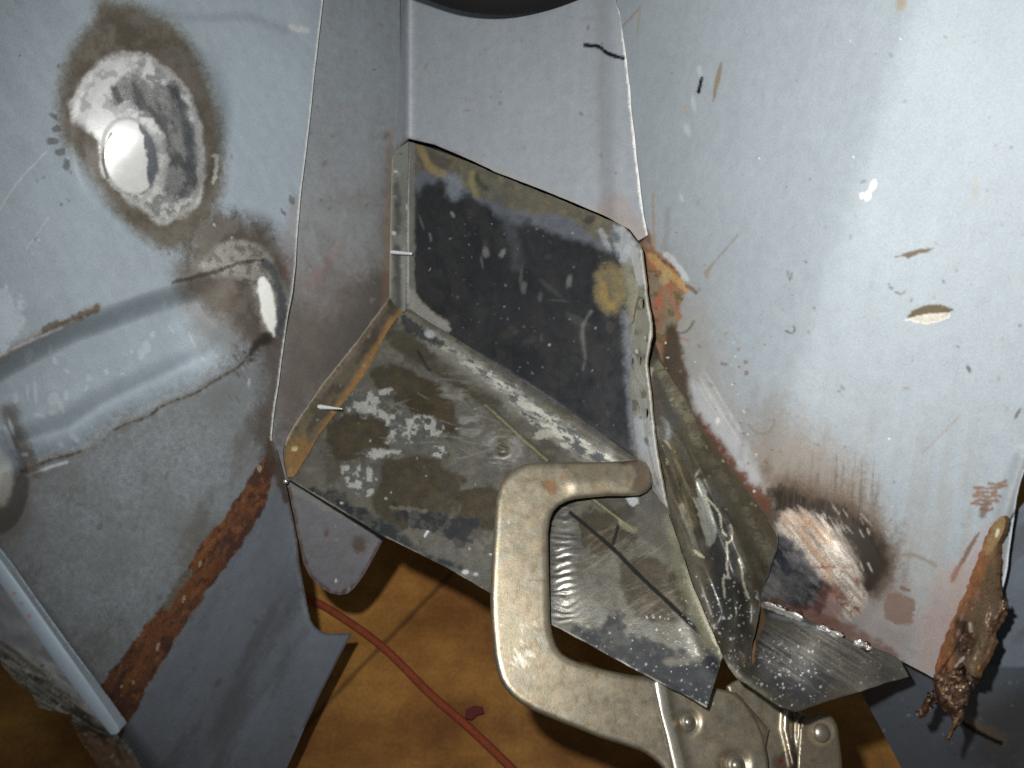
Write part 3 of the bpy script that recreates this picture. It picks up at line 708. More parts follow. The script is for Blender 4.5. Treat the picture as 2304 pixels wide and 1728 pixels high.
    c.put(br * sstep(.5, .7, c.n(8, 3, 128, 50, 8)), S(112, 96, 82), a=.6)
    c.put(br * sstep(.46, .68, c.n(9, 3, 28, 50, 6)) * (1 - sstep(1860, 1900, x)), S(164, 128, 100), m=.2, a=.6)
    c.put(br * sstep(.62, .72, c.n(14, 3, 29)) * sstep(1230, 1290, y), S(120, 66, 52), m=0, a=.9)
    oil = c.poly([(1720, 1220), (1760, 1200), (1800, 1235), (1840, 1290), (1865, 1330), (1850, 1370), (1790, 1375), (1730, 1355), (1705, 1330), (1715, 1270)], 9, 14, 26, 30)
    c.put(oil, S(92, 90, 92), m=.5, r=.4, g=1.2)
    c.put(oil * sstep(.4, .72, c.n(40, 4, 32)), S(44, 46, 52), m=.3, r=.35); c.put(oil * sstep(.5, .75, c.n(11, 3, 34, 40, 3)), S(130, 127, 127), m=.5, r=.35, a=.6)
    c.put(c.poly([(1845, 1320), (1890, 1320), (1900, 1370), (1880, 1405), (1800, 1380), (1830, 1350)], 10, 12, 20, 35), S(104, 66, 58), a=.6)
    c.put(c.poly([(1720, 1345), (1800, 1365), (1900, 1400), (1990, 1450), (2030, 1490), (1940, 1462), (1860, 1425), (1780, 1390), (1714, 1360)], 9, 9, 18, 36), S(92, 62, 48), a=.75)
    c.put(c.poly([(1989, 1345), (2010, 1332), (2040, 1338), (2057, 1350), (2056, 1390), (2045, 1405), (2000, 1395)], 3, 9, 12, 37), S(112, 92, 82), a=.9)
    c.put(c.line([(2028, 1322), (2046, 1328)], 4, 2, 2, 8), S(100, 76, 66), a=.8)
    c.put(c.line([(2034, 1248), (2055, 1248), (2075, 1256), (2105, 1272)], 4, 3, 2, 10), S(118, 106, 84), a=.6)
    c.put(c.line([(2146, 1302), (2156, 1280), (2172, 1252), (2186, 1226), (2202, 1200)], 5, 2, 3, 8, taper=.5), S(100, 74, 60), a=.95)
    c.put(c.line([(2143, 1304), (2155, 1280)], 6, 2, 3, 8), S(92, 60, 52), a=.9)
    c.put(c.poly([(2110, 1300), (2180, 1260), (2240, 1180), (2240, 1300), (2180, 1420), (2100, 1520), (2060, 1480)], 30, 20, 50), S(150, 122, 112), a=.5)
    # right border scuffs
    for yy, x0, x1 in [(1087, 2225, 2262), (1096, 2192, 2265), (1106, 2200, 2240), (1114, 2190, 2250), (1124, 2198, 2245), (1132, 2188, 2230), (1144, 2208, 2232)]:
        c.put(c.line([(x0, yy), ((x0 + x1) / 2, yy + 3), (x1, yy + (2 if yy > 1100 else -4))], 3.4, 2, 4, 7, yy), S(118, 86, 62), a=.85)
    c.put(c.line([(2218, 1132), (2212, 1160)], 8, 4, 5, 8), S(100, 80, 70), a=.8)
    # gouges
    c.put(c.poly([(2006, 580), (2030, 572), (2060, 562), (2108, 556), (2090, 566), (2060, 574), (2046, 582), (2034, 576)], 2.2, 2, 8, curve=False), S(96, 84, 68), m=.2, r=.4)
    c.put(c.poly([(2040, 716), (2052, 698), (2080, 688), (2115, 684), (2146, 696), (2130, 708), (2090, 706), (2060, 712)], 2, 2, 8, 38, curve=False), S(92, 82, 62), m=.3, r=.4)
    c.put(c.poly([(2038, 720), (2060, 712), (2090, 707), (2136, 704), (2136, 714), (2110, 724), (2080, 728), (2060, 724)], 2, 2, 8, 39, curve=False), S(226, 218, 206), m=.6, r=.3)
    for q in [(1939, 440, 4, 8, 0), (1952, 440, 7, 12, 10), (1964, 418, 6, 13, 25)]: c.put(c.blob(*q[:4], q[4], .3, 3, 7), S(250, 250, 250), m=.3, r=.3)
    c.put(c.line([(1572, 207), (1575, 192), (1579, 175)], 3.6, 1.5), S(14, 12, 24))
    c.put(c.line([(1605, 228), (1614, 180), (1625, 135)], 5.5, 2.5, 1.5, 20, taper=.9), S(128, 112, 90), a=.85)
    c.put(c.blob(1542, 245, 4, 9, 0, .4, 2), S(166, 146, 110), a=.6); c.put(c.blob(2028, 8, 12, 14, 20, .5, 4), S(150, 138, 116), a=.8)
    c.put(c.blob(2195, 425, 9, 26, 6, .7, 4), S(150, 142, 126), a=.4)
    for q in [(1574, 160, 5, 14, -8), (1560, 232, 5, 20, -8), (1546, 292, 7, 16, -20), (1533, 445, 4, 10, -20)]: c.put(c.blob(*q[:4], q[4], .5, 2), S(190, 197, 205), a=.4)
    c.put(c.line([(1585, 615), (1625, 570), (1660, 528)], 2, 1.8, 1, 16), S(118, 106, 84), a=.5); c.put(c.line([(1590, 620), (1600, 600)], 4, 3, 2, 10), S(140, 118, 80), a=.6)
    c.put(c.line([(1400, 60), (1430, 28), (1440, 14)], 2.4, 2), S(140, 112, 96), a=.6); c.put(c.line([(1432, 76), (1437, 46), (1440, 20)], 2.4, 2), S(150, 126, 90), a=.5)
    c.put(c.line([(1700, 1018), (1740, 990), (1800, 940), (2070, 1020)][:2], 2, 2), S(160, 120, 100), a=.3)
    c.put(c.line([(2075, 1020), (2110, 985), (2160, 935)], 2, 1.8), S(136, 112, 100), a=.45)
    c.put(c.line([(2000, 640), (2012, 655), (2030, 660), (2040, 652)], 2.4, 1.8, 4, 6), S(84, 84, 88), a=.7)
    c.put(c.line([(1769, 745), (1782, 750), (1788, 742), (1786, 734)], 2.4, 1.6), S(90, 88, 90), a=.8); c.put(c.line([(1772, 610), (1777, 630), (1782, 615)], 2.2, 1.6), S(100, 100, 104), a=.7)
    c.put(c.blob(2180, 830, 4, 8, -30, .3, 3), S(80, 78, 84), a=.85); c.put(c.blob(2290, 930, 4, 14, 30, .4, 3), S(90, 70, 70), a=.8)
    c.specks((1500, 60, 2300, 760), 80, 1.2, 4.2, [S(96, 94, 100), S(130, 112, 110), S(120, 118, 122)], 41, .25, .7, 2)
    c.specks((1500, 60, 2300, 1160), 10, 1.0, 2.0, [S(245, 248, 250)], 141, .5, .9, 2)
    c.specks((1600, 600, 2280, 1200), 90, 1.2, 4.6, [S(90, 88, 90), S(126, 108, 102), S(140, 126, 110)], 42, .25, .75, 2)
    c.specks((1480, 760, 1760, 1180), 60, 1.5, 5, [S(110, 90, 84), S(120, 84, 70), S(225, 225, 220)], 43, .3, .8, 2)
    c.put((1 - sstep(2, 6, seg_dist(x, y, [(2304, 1060), (2288, 1120), (2278, 1190), (2266, 1280), (2255, 1330), (2240, 1390)], False)[0])), S(196, 206, 214), a=.8)
    c.put(c.line([(2300, 1120), (2285, 1150), (2258, 1195), (2250, 1215)], 2.6, 1.6), S(52, 30, 52), a=.95)
rp = thing('right_panel', 'large pale grey right panel with a ground bare dimple at its lower edge', 'panel', P(1900, 1440, .31))
sheet('panel_skin', rp, RP, right_depth, right_paint, 3.2, relief=right_relief, base=S(147, 155, 161), r=.62, g=.36, jag=(2, 40), rim=(S(90, 70, 60), .3, .5))

# ================================================================== bare steel repair patch
OLIVE = S(92, 88, 75); DARK = S(40, 41, 43); PALE = S(168, 168, 162)
pp = thing('steel_patch', 'bare oily steel repair patch with dark back face, folded shelf and bent flap', 'patch panel', P(1500, 1600, .32))
BACKP = [(919, 318), (960, 330), (1038, 358), (1114, 391), (1215, 430), (1295, 463), (1363, 492), (1400, 506), (1417, 521), (1436, 546), (1442, 600), (1446, 680), (1448, 740), (1446, 800), (1444, 860), (1446, 930), (1452, 1000), (1462, 1070), (1440, 1060), (1200, 900), (1060, 800), (915, 704), (911, 690), (912, 500), (915, 400)]
def backp_relief(x, y):
    d, t = seg_dist(x, y, [(920, 700), (1440, 1045)], False)
    e = np.clip((926 - x) / 14, 0, 1)
    return -.002 * e * 0 + .0012 * np.exp(-(d / 10) ** 2) + .0012 * (fbm(x, y, 180, 2, 3) - .5)
def backp_paint(c):
    x, y = c.x, c.y
    c.put(sstep(.42, .66, c.n(90, 4, 3)), S(34, 35, 38), a=.8); c.put(sstep(.5, .7, c.n(34, 4, 4, 70, 2)), S(52, 51, 50), a=.5)
    # olive band along the top, with a blue-grey lower border
    c.put(c.poly([(920, 316), (1040, 356), (1220, 430), (1370, 492), (1440, 545), (1440, 590), (1400, 580), (1330, 545), (1215, 520), (1120, 478), (1040, 430), (1000, 410), (960, 420), (935, 440)], 12, 16, 40, 5), S(104, 108, 116), a=.7)
    band = c.poly([(918, 314), (1040, 354), (1220, 428), (1370, 490), (1432, 540), (1400, 560), (1330, 528), (1280, 492), (1210, 482), (1140, 468), (1080, 440), (1030, 414), (1000, 392), (960, 384), (925, 390)], 8, 9, 26, 6)
    c.put(band, OLIVE, a=.95); c.put(band * sstep(.48, .7, c.n(22, 4, 7)), S(108, 101, 80), a=.7); c.put(band * sstep(.55, .72, c.n(30, 3, 8)), S(82, 80, 70), a=.8)
    c.put(c.poly([(964, 342), (1012, 358), (1016, 372), (1000, 378), (980, 372), (968, 358)], 3, 3, 10, 9), S(80, 76, 66), a=.85)
    c.put(c.line([(944, 332), (956, 356), (968, 378), (1000, 392)], 8, 5, 3, 12), S(140, 122, 84), a=.7)
    c.put(c.poly([(1002, 396), (1030, 396), (1045, 430), (1030, 450), (1008, 440)], 12, 6, 16), S(118, 124, 132), a=.75)
    c.put(c.line([(1072, 398), (1080, 412), (1095, 426)], 7, 5, 3, 9), S(58, 60, 46), a=.8); c.put(c.line([(1062, 390), (1062, 412), (1072, 440)], 6, 5), S(132, 126, 84), a=.6)
    # wear at the left fold
    c.put(c.line([(921, 318), (921, 500), (922, 690)], 12, 4, 4, 20), S(120, 120, 114), m=.3, a=.75)
    c.put(c.line([(918, 330), (918, 680)], 1.8, 1.4), S(200, 198, 188), m=.6, a=.8)
    c.put(c.poly([(915, 640), (934, 660), (960, 690), (1010, 730), (1000, 745), (930, 710)], 5, 5, 12), S(150, 148, 140), m=.4, a=.8)
    # right border: bright wear
    c.put(c.poly([(1376, 512), (1400, 510), (1436, 552), (1440, 620), (1428, 640), (1405, 596), (1385, 560)], 7, 10, 12, 11), S(170, 174, 178), m=.5, r=.35, a=.85)
    c.put(c.poly([(1348, 515), (1360, 520), (1376, 560), (1362, 556)], 5, 6, 9, 12), S(150, 152, 154), m=.4, a=.8)
    c.put(c.blob(1384, 532, 10, 16, -30, .4, 4), S(96, 100, 104), a=.8)
    c.put(c.poly([(1400, 600), (1440, 600), (1452, 700), (1448, 800), (1432, 860), (1420, 780), (1412, 700)], 12, 8, 20), S(122, 118, 100), a=.9)
    # yellow ring of overheated oil
    ring = c.line([(1350, 620), (1364, 604), (1384, 610), (1392, 640), (1388, 675), (1372, 694), (1356, 680), (1348, 650)], 13, 8, 5, 16)
    c.put(c.blob(1372, 650, 34, 56, -8, .35, 5), S(104, 97, 76), a=.8); c.put(ring, S(132, 116, 78), a=.4); c.put(c.line([(1356, 640), (1362, 670), (1376, 688)], 8, 5, 3, 10), S(150, 120, 66), a=.5)
    # pale smears and spots
    for q in [(1093, 568, 7, 12, -15, 150), (1131, 570, 6, 10, 20, 170), (1018, 482, 3, 7, -30, 190), (968, 532, 2.5, 10, -10, 150), (948, 500, 3, 16, -20, 120), (1281, 632, 6, 14, 8, 150), (1178, 646, 7, 14, 5, 130), (1172, 620, 4, 22, 5, 110), (1084, 590, 3, 14, -10, 120), (1216, 668, 5, 10, 0, 110), (1256, 676, 26, 2, 4, 96), (1218, 760, 3, 9, 0, 96), (1312, 770, 8, 40, -6, 84), (1296, 720, 26, 10, 30, 84), (1240, 650, 30, 6, 40, 78)]:
        c.put(c.blob(q[0], q[1], q[2], q[3], q[4], .5, 4, 7, int(q[0])), S(q[5], q[5], q[5] - 4), m=.1, a=.3)
    c.put(c.line([(1110, 430), (1150, 510), (1165, 600)], 12, 10, 6, 30), S(74, 78, 82), a=.5)
    c.put(c.line([(1330, 700), (1310, 740), (1316, 800), (1312, 830)], 3, 2.5, 3, 14), S(100, 98, 96), a=.6)
    c.put(c.line([(1438, 668), (1428, 705), (1426, 722), (1412, 736)], 1.6, 1.3, 1, 8), S(40, 40, 36), a=.9)
    # fold at the bottom: bluish sheen strip, fringe of filings
    c.put(c.poly([(1060, 790), (1110, 815), (1250, 905), (1380, 1010), (1440, 1050), (1380, 1030), (1240, 930), (1100, 830)], 7, 4, 20), S(110, 112, 118), m=.4, a=.75)
    c.put(c.poly([(1400, 700), (1424, 760), (1430, 900), (1448, 1000), (1462, 1070), (1440, 1056), (1424, 1000), (1412, 900)], 10, 6, 20), S(120, 122, 128), m=.4, a=.7)
    c.specks((930, 480, 1400, 960), 150, .9, 2.6, [S(120, 120, 120), S(100, 98, 96), S(160, 160, 160)], 61, .2, .7, 1.6, m=.2)
    c.specks((930, 480, 1400, 960), 60, 3, 10, [S(38, 38, 40), S(66, 62, 58)], 62, .2, .6, 2.2)
HOLES = [[(1424 + 6 * math.cos(t), 566 + 11 * math.sin(t)) for t in np.linspace(0, 2 * math.pi, 15)[:-1]]]
sheet('back_face', pp, BACKP, back_D0, backp_paint, 2.9, relief=backp_relief, base=DARK, m=.25, r=.42, g=.7, holes=HOLES, jag=(1.6, 24), rim=(S(120, 116, 100), .6, .35))

SHELF = [(915, 700), (925, 690), (1060, 780), (1200, 872), (1330, 958), (1440, 1038), (1480, 1070), (1505, 1157), (1530, 1230), (1560, 1320), (1590, 1390), (1626, 1476), (1610, 1530), (1590, 1592), (1541, 1564), (1480, 1534), (1421, 1503), (1302, 1437), (1100, 1332), (1000, 1274), (866, 1208), (760, 1144), (656, 1082), (646, 1076), (669, 1060), (716, 980), (770, 908), (824, 839), (860, 767), (890, 715)]
def shelf_relief(x, y):
    d = sdf(x, y, [(700, 600), (872, 772), (969, 828), (1092, 911), (1179, 991), (1428, 1193), (1520, 1260), (2000, 1500), (2000, 200), (700, 200)])   # < 0 on the junction side of the crease
    h = .0030 * sstep(-40, 6, d) - .0000125 * np.clip(d, 0, 250)
    h += .0020 * np.exp(-((x - 1268) / 50) ** 2 - ((y - 1230) / 150) ** 2)
    h += .0022 * (fbm(x, y, 260, 2, 8) - .5)
    j, t = seg_dist(x, y, [(915, 700), (1440, 1045)], False)
    h += .0035 * np.exp(-(j / 22) ** 2)
    e, t = seg_dist(x, y, [(1505, 1157), (1560, 1320), (1626, 1476)], False)
    h += .004 * np.exp(-(e / 34) ** 2)
    # swirl scuffs
    ph = (y + .004 * (x - 1262) ** 2) / 2.6 + 9 * fbm(x, y, 40, 3, 66)
    h += .00016 * np.sin(ph) * np.exp(-((x - 1266) / 30) ** 2) * sstep(1130, 1160, y) * (1 - sstep(1370, 1420, y)) * (.3 + 1.2 * fbm(x, y, 24, 2, 67))
    for cx, cy, rr in [(1130, 1010, 40), (1060, 960, 30), (1075, 880, 34)]:
        q = np.sqrt((x - cx) ** 2 + ((y - cy) * 1.15) ** 2)
        h += .00022 * np.sin(q / 2.6) * np.exp(-(q / (rr * 1.2)) ** 2)
    return h
def shelf_paint(c):
    x, y = c.x, c.y
    c.put(sstep(.4, .62, c.n(80, 4, 3)), S(96, 93, 85), a=.7); c.put(sstep(.5, .66, c.n(44, 4, 4)), S(78, 75, 67), a=.8); c.put(sstep(.56, .72, c.n(20, 4, 5)), S(112, 107, 94), a=.5)
    c.put(sstep(900, 1500, x) * sstep(1100, 1350, y), S(92, 89, 80), a=.5)
    # big dark brown oil pools
    for q in [(935, 1105, 100, 82, 10), (800, 985, 70, 52, 0), (925, 880, 90, 42, 30), (1470, 1330, 85, 62, 40), (1085, 1150, 60, 50, 0), (980, 930, 60, 40, 30), (1360, 1200, 60, 50, 30)]:
        c.put(c.blob(*q[:4], q[4], .12, 26, 30, int(q[0])), S(62, 55, 43), a=.85, r=.34)
        c.put(c.blob(q[0], q[1], q[2] * .8, q[3] * .8, q[4], .3, 24, 26, int(q[1])) * sstep(.45, .65, c.n(18, 4, 9)), S(80, 70, 52), a=.5)
    # white dried residue with islands
    res = np.maximum.reduce([c.poly([(780, 895), (830, 882), (875, 876), (890, 890), (880, 905), (848, 912), (890, 930), (950, 935), (990, 955), (985, 975), (960, 985), (940, 1000), (900, 985), (870, 1000), (880, 965), (850, 940), (800, 930)], 4, 15, 16, 13),
                             c.poly([(770, 1050), (800, 1045), (845, 1060), (850, 1085), (840, 1110), (820, 1115), (790, 1100), (775, 1075)], 4, 12, 14, 14),
                             c.poly([(800, 1025), (820, 1012), (900, 1010), (905, 1020), (860, 1032)], 4, 9, 12, 15), c.poly([(965, 1010), (1000, 1005), (1004, 1022), (985, 1030)], 3, 8, 9, 16)])
    isl = sstep(.42, .54, c.n(13, 4, 17))
    c.put(res * (1 - .85 * isl), S(160, 160, 155), m=.1, r=.6, a=.7); c.put(res * isl, S(74, 75, 76), a=.6)
    # grinding-worn band below the junction
    wear = c.poly([(905, 708), (930, 715), (1010, 765), (1100, 830), (1180, 890), (1300, 975), (1420, 1050), (1390, 1060), (1310, 1040), (1240, 985), (1180, 940), (1120, 905), (1060, 872), (1000, 830), (960, 780), (915, 740)], 6, 14, 16, 19, True, 30, 1)
    c.put(wear, S(126, 124, 116), m=.35, r=.42, a=.9)
    fr = c.poly([(940, 740), (1020, 780), (1110, 838), (1190, 895), (1290, 970), (1400, 1045), (1330, 1040), (1270, 1000), (1200, 950), (1130, 880), (1040, 815)], 5, 18, 9, 20, True, 15, 3)
    c.put(fr * (.35 + .65 * sstep(.42, .58, c.n(8, 3, 21, 20, 5))), S(184, 182, 172), m=.45, r=.38, a=.95)
    c.put(fr * sstep(.52, .6, c.n(7, 3, 22, 30, 3)), S(70, 74, 78), a=.85)
    c.put(c.poly([(905, 706), (960, 742), (1000, 772), (985, 780), (940, 760), (908, 735)], 4, 8, 10, 23), S(48, 50, 52), a=.85)
    c.put(c.blob(968, 752, 12, 8, 20, .4, 4), S(200, 206, 212), m=.7, r=.3, a=.8)
    # crease line of the bend
    c.put(c.line([(885, 775), (969, 828), (1092, 911), (1179, 991), (1300, 1092), (1428, 1193)], 7, 6, 4, 30), S(70, 64, 52), a=.7)
    c.put(c.line([(1092, 911), (1130, 945), (1179, 991), (1230, 1035)], 2.2, 1.5, 1, 20), S(150, 142, 112), a=.7)
    c.put(c.line([(880, 755), (960, 800), (1040, 858), (1110, 905)], 16, 12, 6, 30), S(74, 68, 54), a=.6)
    c.put(c.line([(940, 790), (962, 828), (968, 832)], 3, 2), S(30, 28, 24), a=.6)
    c.put(c.poly([(1200, 985), (1215, 970), (1245, 966), (1240, 982), (1220, 988)], 3, 5, 7, 24), S(196, 192, 178), m=.6, r=.3)
    # bright swirl scuffs, with the flash highlight by the clamp painted pale
    for cx, cy, rr, aa in [(1130, 1010, 40, .9), (1060, 955, 26, .7), (1020, 868, 36, .5)]:
        q = np.sqrt((x - cx) ** 2 + ((y - cy) * 1.1) ** 2)
        c.put(np.exp(-((q - rr * .75) / (rr * .35)) ** 2) * sstep(.4, .6, c.n(9, 3, 25, 5, 5)), S(170, 166, 160), m=.75, r=.3, a=aa)
    c.put(c.blob(1130, 1010, 16, 20, 0, .4, 4), S(70, 66, 52), a=.9)
    c.put(c.poly([(1245, 1140), (1282, 1140), (1286, 1300), (1280, 1360), (1250, 1360)], 14, 6, 20, 26), S(150, 147, 140), m=.75, r=.3, a=.55)
    c.put(c.poly([(1238, 1140), (1300, 1140), (1300, 1300), (1290, 1380), (1238, 1380)], 16, 8, 20, 27) * sstep(.5, .62, c.n(5, 2, 28, 4, 9)), S(70, 70, 68), m=.6, a=.6)
    c.scratches((1300, 1160, 1560, 1420), 60, 40, 160, 1.4, -28, 14, S(126, 122, 110), 29, .3, m=.3, r=.35)
    c.scratches((860, 880, 1240, 1040), 40, 20, 70, 1.3, 10, 30, S(150, 146, 138), 30, .5, m=.6, r=.3)
    # marker lines
    c.put(c.line([(1284, 1154), (1330, 1192), (1385, 1240), (1440, 1296), (1500, 1352), (1560, 1410), (1610, 1462)], 5.4, 1.8, 1.2, 14), S(22, 21, 20), m=0, r=.9, g=.2)
    c.put(c.line([(1394, 1174), (1380, 1222)], 4.6, 2, 1, 10), S(26, 25, 22), m=0, r=.9)
    c.put(c.line([(1330, 1120), (1372, 1152), (1424, 1192)], 1.8, 1.4), S(160, 154, 120), a=.7); c.put(c.poly([(1392, 1172), (1432, 1186), (1430, 1200), (1400, 1190)], 3, 3, 8), S(130, 126, 104), a=.7)
    c.put(c.poly([(1410, 1118), (1436, 1122), (1430, 1138), (1416, 1134)], 3, 4, 9), S(196, 200, 204), m=.4, a=.85)
    # dark spatter along the front edge
    fe, _t = seg_dist(x, y, [(656, 1082), (866, 1208), (1100, 1332), (1302, 1437), (1480, 1534), (1590, 1590)], False)
    dk = np.maximum.reduce([c.poly([(880, 1150), (940, 1140), (1000, 1150), (1060, 1170), (1090, 1200), (1060, 1225), (1000, 1215), (960, 1205), (920, 1190)], 8, 26, 24, 31),
                            c.poly([(1262, 1420), (1290, 1412), (1330, 1425), (1380, 1385), (1400, 1400), (1420, 1430), (1470, 1450), (1560, 1470), (1620, 1480), (1592, 1590), (1470, 1530), (1340, 1462)], 8, 22, 26, 32),
                            c.poly([(690, 1100), (760, 1110), (830, 1150), (960, 1235), (1040, 1280), (960, 1260), (850, 1205), (740, 1140)], 10, 20, 24, 33)])
    c.put(dk, S(26, 28, 32), m=.05, r=.55, a=.93)
    c.put(dk * sstep(.5, .66, c.n(14, 4, 34)), S(84, 82, 76), a=.4)
    c.put(c.poly([(1400, 1470), (1470, 1470), (1560, 1495), (1620, 1490), (1592, 1592), (1470, 1530)], 14, 10, 20, 134), S(24, 26, 31), m=.05, r=.55, a=.85)
    c.put(c.line([(1500, 1490), (1545, 1486), (1580, 1474)], 8, 6, 4, 14), S(120, 114, 100), a=.6)
    c.specks((1300, 1380, 1640, 1590), 240, .8, 2.4, [S(170, 172, 174), S(210, 212, 214), S(120, 120, 116)], 35, .3, .8, 1.3, m=.2)
    c.specks((1530, 1300, 1640, 1500), 130, .8, 2.6, [S(200, 202, 200), S(170, 172, 160)], 36, .2, .7, 1.5, m=.2)
    c.specks((660, 880, 1260, 1320), 140, 1, 3, [S(190, 190, 186), S(50, 46, 38), S(130, 120, 96)], 37, .3, .8, 1.6)
    c.put(c.line([(870, 1140), (905, 1145), (960, 1150)], 3, 2, 6, 10), S(120, 118, 112), a=.4)
    c.put(c.line([(956, 1206), (962, 1196)], 2.4, 1.4), S(220, 222, 226), m=.5); c.put(c.blob(1048, 1287, 7, 5, 0, .4, 3), S(200, 196, 200), m=.5); c.put(c.blob(1070, 1292, 6, 4, 0, .4, 3), S(170, 170, 176), m=.4)
    c.put((1 - sstep(1.5, 4, fe)) * sstep(.35, .6, c.n(40, 3, 38)), S(150, 148, 140), m=.5, a=.7)
    c.put(c.poly([(1500, 1160), (1540, 1240), (1580, 1340), (1640, 1470), (1600, 1460), (1550, 1380), (1510, 1270)], 14, 10, 24), S(126, 122, 100), a=.6)
sheet('shelf', pp, SHELF, shelf_D, shelf_paint, 2.7, relief=shelf_relief, base=S(90, 89, 84), m=.3, r=.38, g=.8, rim=(S(96, 92, 84), .7, .32), jag=(1.4, 20))

# left-hand flanges lying on the side panel
uf_D = tps([(882, 356, .4535), (879, 500, .4505), (877, 665, .4465), (919, 318, .4485), (917, 500, .4445), (911, 695, .4395)])
def uf_paint(c):
    x, y = c.x, c.y
    c.put(sstep(.45, .65, c.n(40, 4, 3, 90, 3)), S(112, 114, 106), a=.7)
    c.put(c.line([(892, 420), (896, 470), (894, 520)], 7, 5, 4, 12), S(74, 72, 72), a=.7); c.put(c.line([(895, 560), (898, 690)], 8, 6, 5, 14), S(64, 64, 66), a=.7)
    c.put(c.poly([(904, 570), (920, 570), (926, 690), (906, 690)], 4, 4, 10), S(140, 140, 134), m=.3, a=.8)
    c.put(c.blob(890, 386, 3, 4, 0, .4), S(220, 220, 220), m=.6); c.put(c.blob(886, 524, 5, 4, 0, .4), S(220, 226, 232), m=.6); c.put(c.blob(918, 466, 4, 7, 0, .4), S(226, 220, 210), m=.6)
    c.put(c.line([(881, 350), (877, 670)], 2.6, 2), S(180, 172, 152), m=.4, a=.7)
    c.specks((878, 340, 922, 690), 50, 1, 4, [S(150, 150, 144), S(70, 70, 68)], 5, .3, .8)
sheet('upper_flange', pp, [(882, 358), (888, 343), (897, 333), (908, 325), (919, 318), (917, 420), (914, 560), (912, 700), (895, 705), (876, 672), (877, 560), (880, 440)], uf_D, uf_paint, 4, base=S(128, 130, 122), m=.35, r=.4, g=.5, curve=False)
lf_D = tps([(638, 1015, .3875), (647, 1072, .3885), (662, 955, .3935), (720, 871, .404), (800, 770, .421), (877, 668, .444), (908, 700, float(shelf_D(908, 700)) - .0006), (860, 767, float(shelf_D(860, 767)) - .0006), (770, 908, float(shelf_D(770, 908)) - .0006), (669, 1060, float(shelf_D(669, 1060)) - .0006)])
def lfl_paint(c):
    x, y = c.x, c.y
    c.put(sstep(.42, .66, c.n(40, 4, 3, -55, 3)), S(96, 84, 62), a=.7); c.put(sstep(.5, .7, c.n(24, 4, 4, -55, 2)), S(58, 54, 48), a=.7)
    c.put(c.line([(905, 704), (850, 785), (790, 880), (735, 965), (680, 1045), (655, 1074)], 12, 7, 5, 20), S(126, 96, 58), a=.75, r=.6)
    c.put(c.line([(880, 720), (838, 800), (770, 905), (720, 985), (660, 1070)], 5, 4, 3, 14), S(136, 98, 54), a=.5)
    c.put(c.poly([(640, 1020), (670, 985), (690, 1000), (660, 1060), (650, 1070)], 10, 8, 14), S(140, 104, 56), a=.6)
    c.put(c.line([(876, 668), (800, 770), (720, 871), (662, 955), (640, 1000)], 3.4, 2.2, 2, 20), S(168, 156, 136), m=.4, a=.75)
    c.put(c.line([(870, 690), (796, 790), (720, 890)], 5, 5, 6, 20), S(120, 104, 96), a=.4)
    c.put(c.blob(664, 1010, 6, 5, 0, .4, 3), S(200, 190, 150), m=.4)
    c.specks((640, 700, 900, 1060), 60, 1.2, 4, [S(150, 140, 116), S(48, 44, 38)], 6, .3, .8, 2)
sheet('lower_flange', pp, [(876, 668), (838, 720), (800, 770), (760, 820), (720, 871), (690, 915), (662, 955), (645, 985), (638, 1015), (640, 1045), (647, 1074), (660, 1072), (669, 1062), (716, 982), (770, 910), (824, 841), (860, 769), (890, 717), (908, 702), (890, 688)], lf_D, lfl_paint, 4, base=S(84, 76, 64), m=.2, r=.45, g=.7, jag=(1.5, 24))

# folded right-hand lip with drilled holes, running to a point
SH = lambda x, y, o=.001: float(shelf_D(x, y)) - o
lip_D = tps([(1417, 560, float(back_D0(1417, 560)) - .0005), (1440, 560, .3705), (1440, 680, float(back_D0(1440, 680)) - .0015), (1458, 700, .3655), (1421, 850, float(back_D0(1421, 850)) - .0008), (1460, 850, .362), (1428, 1000, float(back_D0(1428, 1000)) - .0008), (1474, 1000, .3555), (1462, 1085, SH(1462, 1085, .001)), (1486, 1070, .352), (1505, 1157, SH(1505, 1157, .0012))])
def lip_paint(c):
    x, y = c.x, c.y
    c.put(sstep(.45, .65, c.n(30, 4, 3, 80, 3)), S(150, 148, 132), a=.6); c.put(sstep(.55, .7, c.n(14, 4, 4, 80, 2)), S(84, 84, 78), a=.6)
    c.put(c.poly([(1410, 560), (1440, 560), (1448, 640), (1420, 620)], 8, 8, 14), S(206, 208, 210), m=.2, r=.35, a=.8)
    c.put(c.poly([(1426, 950), (1466, 950), (1500, 1150), (1462, 1085), (1440, 1040)], 10, 6, 20), S(190, 194, 198), m=.2, r=.34, a=.85)
    for pl in [[(1425, 800), (1432, 830), (1446, 858)], [(1428, 860), (1440, 900), (1452, 960), (1462, 1020), (1480, 1090)], [(1448, 900), (1454, 940), (1464, 980)], [(1462, 1080), (1480, 1112), (1504, 1156)]]:
        c.put(c.line(pl, 3.4, 2, 2, 10), S(232, 232, 228), m=.8, r=.26, a=.9)  # bright specular streaks put in as bare metal
    c.specks((1410, 560, 1500, 1150), 50, 1, 5, [S(96, 94, 84), S(220, 220, 216), S(70, 74, 78)], 7, .3, .9, 2.4, ang=80)
    d, _t = seg_dist(x, y, [(1443, 564), (1452, 636), (1457, 683), (1466, 734), (1461, 781), (1455, 824), (1463, 882), (1470, 955), (1479, 1027), (1493, 1099), (1505, 1157)], False)
    c.put(1 - sstep(1.6, 4.4, d), S(232, 229, 220), m=.1, r=.3)
    c.put(c.line([(1438, 668), (1428, 705), (1426, 722)], 1.6, 1.3, 1, 8), S(40, 40, 36), a=.9)
